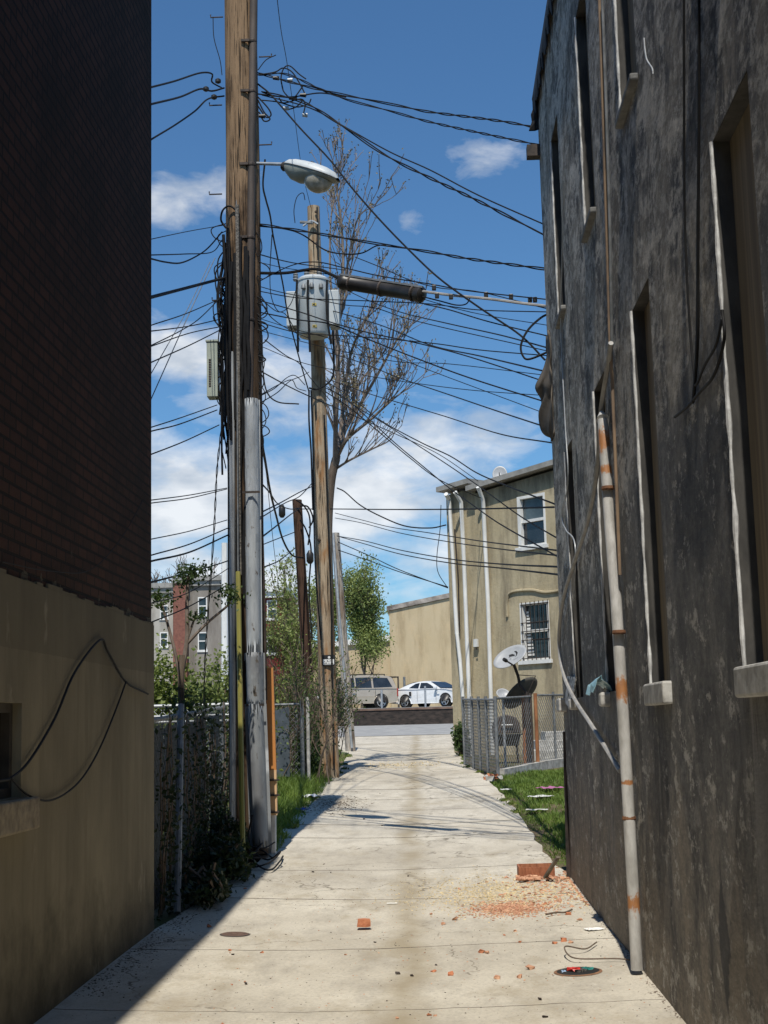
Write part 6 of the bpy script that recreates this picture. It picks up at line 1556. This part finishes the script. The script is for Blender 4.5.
# half brick in the middle of the alley
p = gnd(364,925)
def brickmesh(name, label, p, L, w, h, rot, mat='redbrick', seed=1):
    rnd = random.Random(seed); m = MB(); nx_, ny_, nz2 = 6,3,2; Q = Matrix.Rotation(rot,3,'Z')
    import bmesh as bm_
    bm = bm_.new(); bm_.ops.create_cube(bm, size=1); bm_.ops.subdivide_edges(bm, edges=bm.edges, cuts=4, use_grid_fill=True)
    for v in bm.verts:
        c = Vector((v.co.x*L, v.co.y*w, v.co.z*h)); n_ = noise.noise(c*22+Vector((seed,0,0)))*.007 + noise.noise(c*7+Vector((0,seed,0)))*.012
        v.co = c + c.normalized()*n_
    me = bpy.data.meshes.new(name); bm.to_mesh(me); bm.free(); me.materials.append(MAT[mat]); o = bpy.data.objects.new(name, me); COL.objects.link(o)
    o.location = (p.x, p.y, p.z+h/2-.006); o.rotation_euler = (0,0,rot); return tag(o, label, 'brick')
brickmesh('brick', 'orange half brick lying alone in the middle of the alley', p, .095, .075, .05, R(4), seed=2)
# scattered pieces one can make out
spots = [((157,1022),.03),((408,881),.022),((152,331),0)]
PX = [(208,926,.045,'redbrick'),(245,888,.03,'redbrick'),(230,948,.03,'redbrick'),(262,949,.028,'redbrick'),(346,950,.022,'chip'),(332,1020,.025,'redbrick'),(433,966,.03,'redbrick'),(459,886,.03,'chip'),
      (482,949,.05,'redbrick'),(487,950,.035,'chip'),(451,970,.045,'redbrick'),(497,974,.045,'chip'),(530,966,.05,'chip'),(519,974,.045,'chip'),(563,940,.055,'redbrick'),(555,942,.035,'redbrick'),(571,942,.035,'chip'),
      (568,914,.05,'redbrick'),(559,900,.045,'chip'),(472,906,.035,'chip'),(455,917,.05,'chip'),(443,921,.04,'chip'),(431,911,.03,'chip'),(520,940,.028,'redbrick'),(515,929,.03,'chip'),(504,933,.02,'redbrick'),
      (232,981,.02,'redbrick'),(222,1021,.035,'redbrick'),(245,978,.022,'chip'),(429,1010,.03,'redbrick'),(435,1010,.02,'chip'),(397,1013,.02,'chip'),(545,1014,.03,'iron'),(540,996,.03,'iron'),(545,903,.03,'redbrick'),(580,920,.04,'chip'),(588,930,.03,'chip'),
      (254,866,.03,'iron'),(262,876,.022,'iron'),(244,868,.03,'chip'),(313,870,.03,'iron'),(331,870,.02,'iron'),(408,873,.022,'iron'),(382,823,.03,'iron'),(311,804,.028,'iron'),(324,862,.02,'iron'),(364,817,.03,'iron'),(233,952,.022,'iron'),(246,980,.035,'iron'),(398,968,.035,'iron'),(412,970,.03,'iron'),(436,960,.02,'iron'),(375,938,.02,'iron')]
rnd = random.Random(4)
for (x, y, s, mt) in PX:
    p = gnd(x, y); p.z = zg_(p.x, p.y); m = MB(); chunk(m, Vector((0,0,s*.22)), s*1.0, rnd)
    o = m.build('brick_fragment' if mt != 'iron' else 'pebble', MAT[mt]); o.location = p
    tag(o, 'orange red brick fragment scattered on the sunlit alley concrete' if mt != 'iron' else 'dark pebble sized clod on the sunlit alley concrete', 'rubble', 'brick fragments scattered on the alley' if mt != 'iron' else 'dark clods scattered on the alley')
def scatter(name, label, gen, n, smin, smax, mat, seed, flat=.5):
    rnd = random.Random(seed); m = MB()
    for k in range(n):
        x, y = gen(rnd); 
        s = smin+(smax-smin)*rnd.random()**3; chunk(m, Vector((x, y, zg_(x,y)+s*.12)), s, rnd, 0, flat)
    return m.build(name, MAT[mat], kind='stuff', label=label, cat='debris', fixn=False)
def pxy(rnd, cx, cy, sx, sy): p = gnd(max(20,rnd.gauss(cx,sx)), max(800,min(1100,rnd.gauss(cy,sy)))); return p.x, p.y
# dense piles: work in ground metres around the pile centres
pc1 = gnd(505,893); pc2 = gnd(512,906); pc3 = gnd(560,885)
def gpile(c, sx, sy): return lambda r: (min(XR-.03, r.gauss(c.x,sx)), r.gauss(c.y,sy))
scatter('sawdust', 'straw coloured shavings strewn across the alley near the dark wall', lambda r: (min(XR-.04, r.gauss(pc1.x+.0,.40)), r.gauss(pc1.y+.15,.55)), 7500, .006, .022, 'saw', 12, .25)
scatter('brick_dust', 'heap of orange brick crumbs beside the shavings', gpile(pc2, .17, .22), 3200, .006, .03, 'chip', 13, .4)
scatter('brick_crumbs', 'orange brick crumbs gathered near the foot of the dark wall', gpile(pc3, .26, .55), 900, .008, .04, 'chip', 14)
scatter('grit', 'fine dark grit scattered over the alley concrete', lambda r: (r.uniform(-2.1,1.2), 6+9*r.random()), 1500, .004, .012, 'joint', 15)
scatter('brick_grit', 'tiny orange specks scattered over the near alley concrete', lambda r: (r.uniform(-1.7,1.2), 6+7*r.random()), 700, .004, .014, 'chip', 16)
scatter('leaf_litter', 'brown leaf litter along the shaded foot of the left wall', lambda r: (XL+abs(r.gauss(0,.14))+.02, r.uniform(8.5,13.5)), 1300, .005, .02, 'joint', 17, .2)
scatter('leaf_litter', 'brown dry litter drifted beside the grass past the near pole', gpile(gnd(332,803), .25, .6), 1200, .01, .035, 'bark', 18, .2)
scatter('leaf_litter', 'ochre dry litter lying across the far end of the alley', gpile(gnd(395,764), .55, .8), 900, .01, .05, 'saw', 19, .2)
scatter('leaf_litter', 'dark litter along the foot of the dark wall', lambda r: (XR-abs(r.gauss(0,.025)), r.uniform(7,13.6)), 700, .004, .016, 'bark', 20, .3)
# wooden box broken at the wall corner and a stick
p = gnd(519,878); t = thing('broken_crate', (p.x,p.y,p.z), 'broken red brown wooden box at the corner foot of the dark wall', 'box')
MAT['redwood'] = pm('split_red_brown_wood', (.22,.075,.035),(.36,.14,.07), 12, .85, .005, (4,1,1))
W_ = .34; hh = .10
MB().box((p.x,p.y,p.z-.02),(p.x+W_,p.y+.018,p.z+hh*.95)).build('front_board', MAT['redwood'], t)
MB().box((p.x,p.y+.019,p.z-.02),(p.x+.016,p.y+.30,p.z+hh)).build('side_board', MAT['redwood'], t)
MB().box((p.x+.017,p.y+.30,p.z-.02),(p.x+W_,p.y+.316,p.z+hh)).build('back_board', MAT['redwood'], t)
m = MB(); rnd = random.Random(8)
for k in range(60): chunk(m, Vector((p.x+rnd.uniform(-.06,.4), p.y-rnd.uniform(.0,.2), p.z+.01)), rnd.uniform(.02,.07), rnd)
m.build('crate_rubble', MAT['chip'], kind='stuff', label='brick rubble spilled in front of the broken wooden box', cat='rubble')
MB().bar(gnd(545,880)+Vector((0,0,.02)), at(558,857,13.2), .035, .02).build('plank', MAT['wood_grey'], label='short grey stick leaning at the corner of the dark wall', cat='stick')
p = gnd(548,873)
# stick and twisted root by the wall
P = [gnd(x,y)+Vector((0,0,.012)) for x,y in ((546,916),(556,914),(565,914),(572,911))]; MB().tube(crom(P,5), .008, 5).build('stick', MAT['bark'], label='brown stick lying just below the shavings near the wall', cat='stick', smooth=True)
P = [gnd(640,966)+Vector((0,0,.02)), gnd(620,962)+Vector((0,0,.02)), gnd(580,962)+Vector((0,0,.02)), gnd(568,959)+Vector((0,0,.03)), gnd(566,954)+Vector((0,0,.05)), gnd(585,952)+Vector((0,0,.02)), gnd(597,945)+Vector((0,0,.02))]
MB().tube(crom(P,6), [.005]*37, 5).build('wire_scrap', MAT['bark'], label='thin brown wire scrap curling above the open manhole', cat='wire', smooth=True)
# service holes
def hole(name, label, px, py, rx, filled):
    p = gnd(px, py); p.z = zal(p.x, p.y); t = thing(name, tuple(p), label, 'manhole'); n = 40
    ring = MB(); P = [(p.x+rx*math.cos(2*math.pi*i/n), p.y+rx*math.sin(2*math.pi*i/n), zal(p.x+rx*math.cos(2*math.pi*i/n), p.y+rx*math.sin(2*math.pi*i/n))+.003) for i in range(n+1)]
    for i in range(n): 
        a, b = P[i], P[i+1]; k = .88; a2 = (p.x+(a[0]-p.x)*k, p.y+(a[1]-p.y)*k, a[2]+.004); b2_ = (p.x+(b[0]-p.x)*k, p.y+(b[1]-p.y)*k, b[2]+.004)
        ring.face([a,b,b2_,a2])
    ring.build('rim', MAT['rust_dark'] if not filled else pm('rusty_iron_rim', (.12,.06,.03),(.25,.13,.07), 20, .9), t, fixn=False)
    disc = MB(); ctr = p+Vector((0,0,.0045))
    for i in range(n):
        a, b = P[i], P[i+1]; k = .88; disc.face([(p.x+(a[0]-p.x)*k, p.y+(a[1]-p.y)*k, a[2]+.0035),(p.x+(b[0]-p.x)*k, p.y+(b[1]-p.y)*k, b[2]+.0035),tuple(ctr)])
    disc.build('cover' if not filled else 'pit', pm('rusted_cover', (.07,.04,.03),(.15,.09,.065), 30, .9, .01) if not filled else pm('dark_pit', (.006,.006,.006),(.02,.018,.015), 9, .9), t, fixn=False)
    return t, p
hole('manhole', 'small round rusty iron cover set in the concrete at the shadow edge', 235, 932, .115, False)
t, p = hole('manhole', 'open rusty round hole full of coloured litter near the drainpipe', 578, 970, .15, True)
for (dx, dy, s, c, lb) in ((-.03,.0,.07,(.45,.03,.02),'crumpled red litter in the open hole'),(.05,.02,.055,(.03,.22,.20),'teal green litter in the open hole'),(-.085,-.01,.03,(.25,.35,.5),'small pale blue scrap in the open hole'),(.02,-.03,.06,(.06,.055,.05),'grey stone in the open hole')):
    m = MB(); rnd = random.Random(int(s*1000)); 
    for k in range(4): chunk(m, Vector((rnd.gauss(0,s*.25),rnd.gauss(0,s*.2),s*.22)), s*.8, rnd, 0, .5)
    o = m.build('litter', pm('litter_%d' % int(s*1000), c, tuple(min(1,v*1.4) for v in c), 9, .5), label=lb, cat='litter'); o.location = (p.x+dx, p.y+dy, p.z+.002)
# litter on the grass and edges
def sheet(label, px, py, w, l, c, rot=0, h=.03, name='litter'):
    p = gnd(px, py); p.z = zg_(p.x,p.y); m = MB(); n = 8
    for j in range(n):
        for i in range(n):
            u, v = i/(n-1)-.5, j/(n-1)-.5; m.v.append((u*w, v*l, h*(.6+.6*noise.noise(Vector((u*4+px, v*4, 1)))) + .05))
    for j in range(n-1):
        for i in range(n-1): a = j*n+i; m.f.append([a,a+1,a+n+1,a+n]); m.m.append(0)
    o = m.build(name, pm('paper_%d' % px, c, tuple(min(1,v*1.15) for v in c), 5, .7), label=label, cat='litter'); o.location = (p.x,p.y,p.z if px > 480 and px < 560 and py < 830 else p.z-.045); o.rotation_euler.z = rot; o.modifiers.new('s','SOLIDIFY').thickness = .003
    return o
sheet('magenta and white packaging lying on the grass', 551, 791, .34, .34, (.36,.12,.25), R(35), .05)
sheet('torn white paper beside the magenta packaging on the grass', 541, 799, .34, .22, (.55,.55,.53), R(20), .04)
sheet('flat white scrap on the grass nearer the alley', 537, 812, .30, .16, (.45,.45,.42), R(-8), .03)
sheet('small white scrap at the left edge of the grass', 506, 792, .16, .18, (.5,.5,.48), R(3), .03)
sheet('white paper strip on the concrete by the wall shadow', 594, 930, .13, .10, (.75,.75,.73), R(20), .01)
sheet('crumpled white litter at the edge of the left grass', 307, 799, .28, .4, (.62,.63,.66), R(30), .10)
sheet('blue litter scrap at the edge of the left grass', 302, 812, .16, .2, (.03,.07,.32), R(50), .07)
sheet('pale litter at the foot of the yellow guard', 232, 873, .16, .15, (.30,.32,.34), R(0), .05)
sheet('small grey litter in the weeds under the near pole', 252, 850, .12, .12, (.30,.30,.30), R(0), .09)
sheet('white plaster scrap near the half brick', 392, 900, .09, .06, (.70,.68,.62), R(0), .004)
# slivers of wood on the right of the crumbs
p = gnd(566,886)
# old vent pipe and stones along the right grass edge
rnd = random.Random(14)
for k in range(9):
    q = gnd(rnd.uniform(484,500), rnd.uniform(776,781)); m = MB(); chunk(m, Vector((0,0,.04)), rnd.uniform(.1,.18), rnd); o = m.build('stone', MAT['sill'] if k % 2 else MAT['redbrick'], label='rough stone at the foot of the fence corner post', cat='stone', group='stones at the fence corner'); o.location = (q.x,q.y,gs(q.y)-.02)
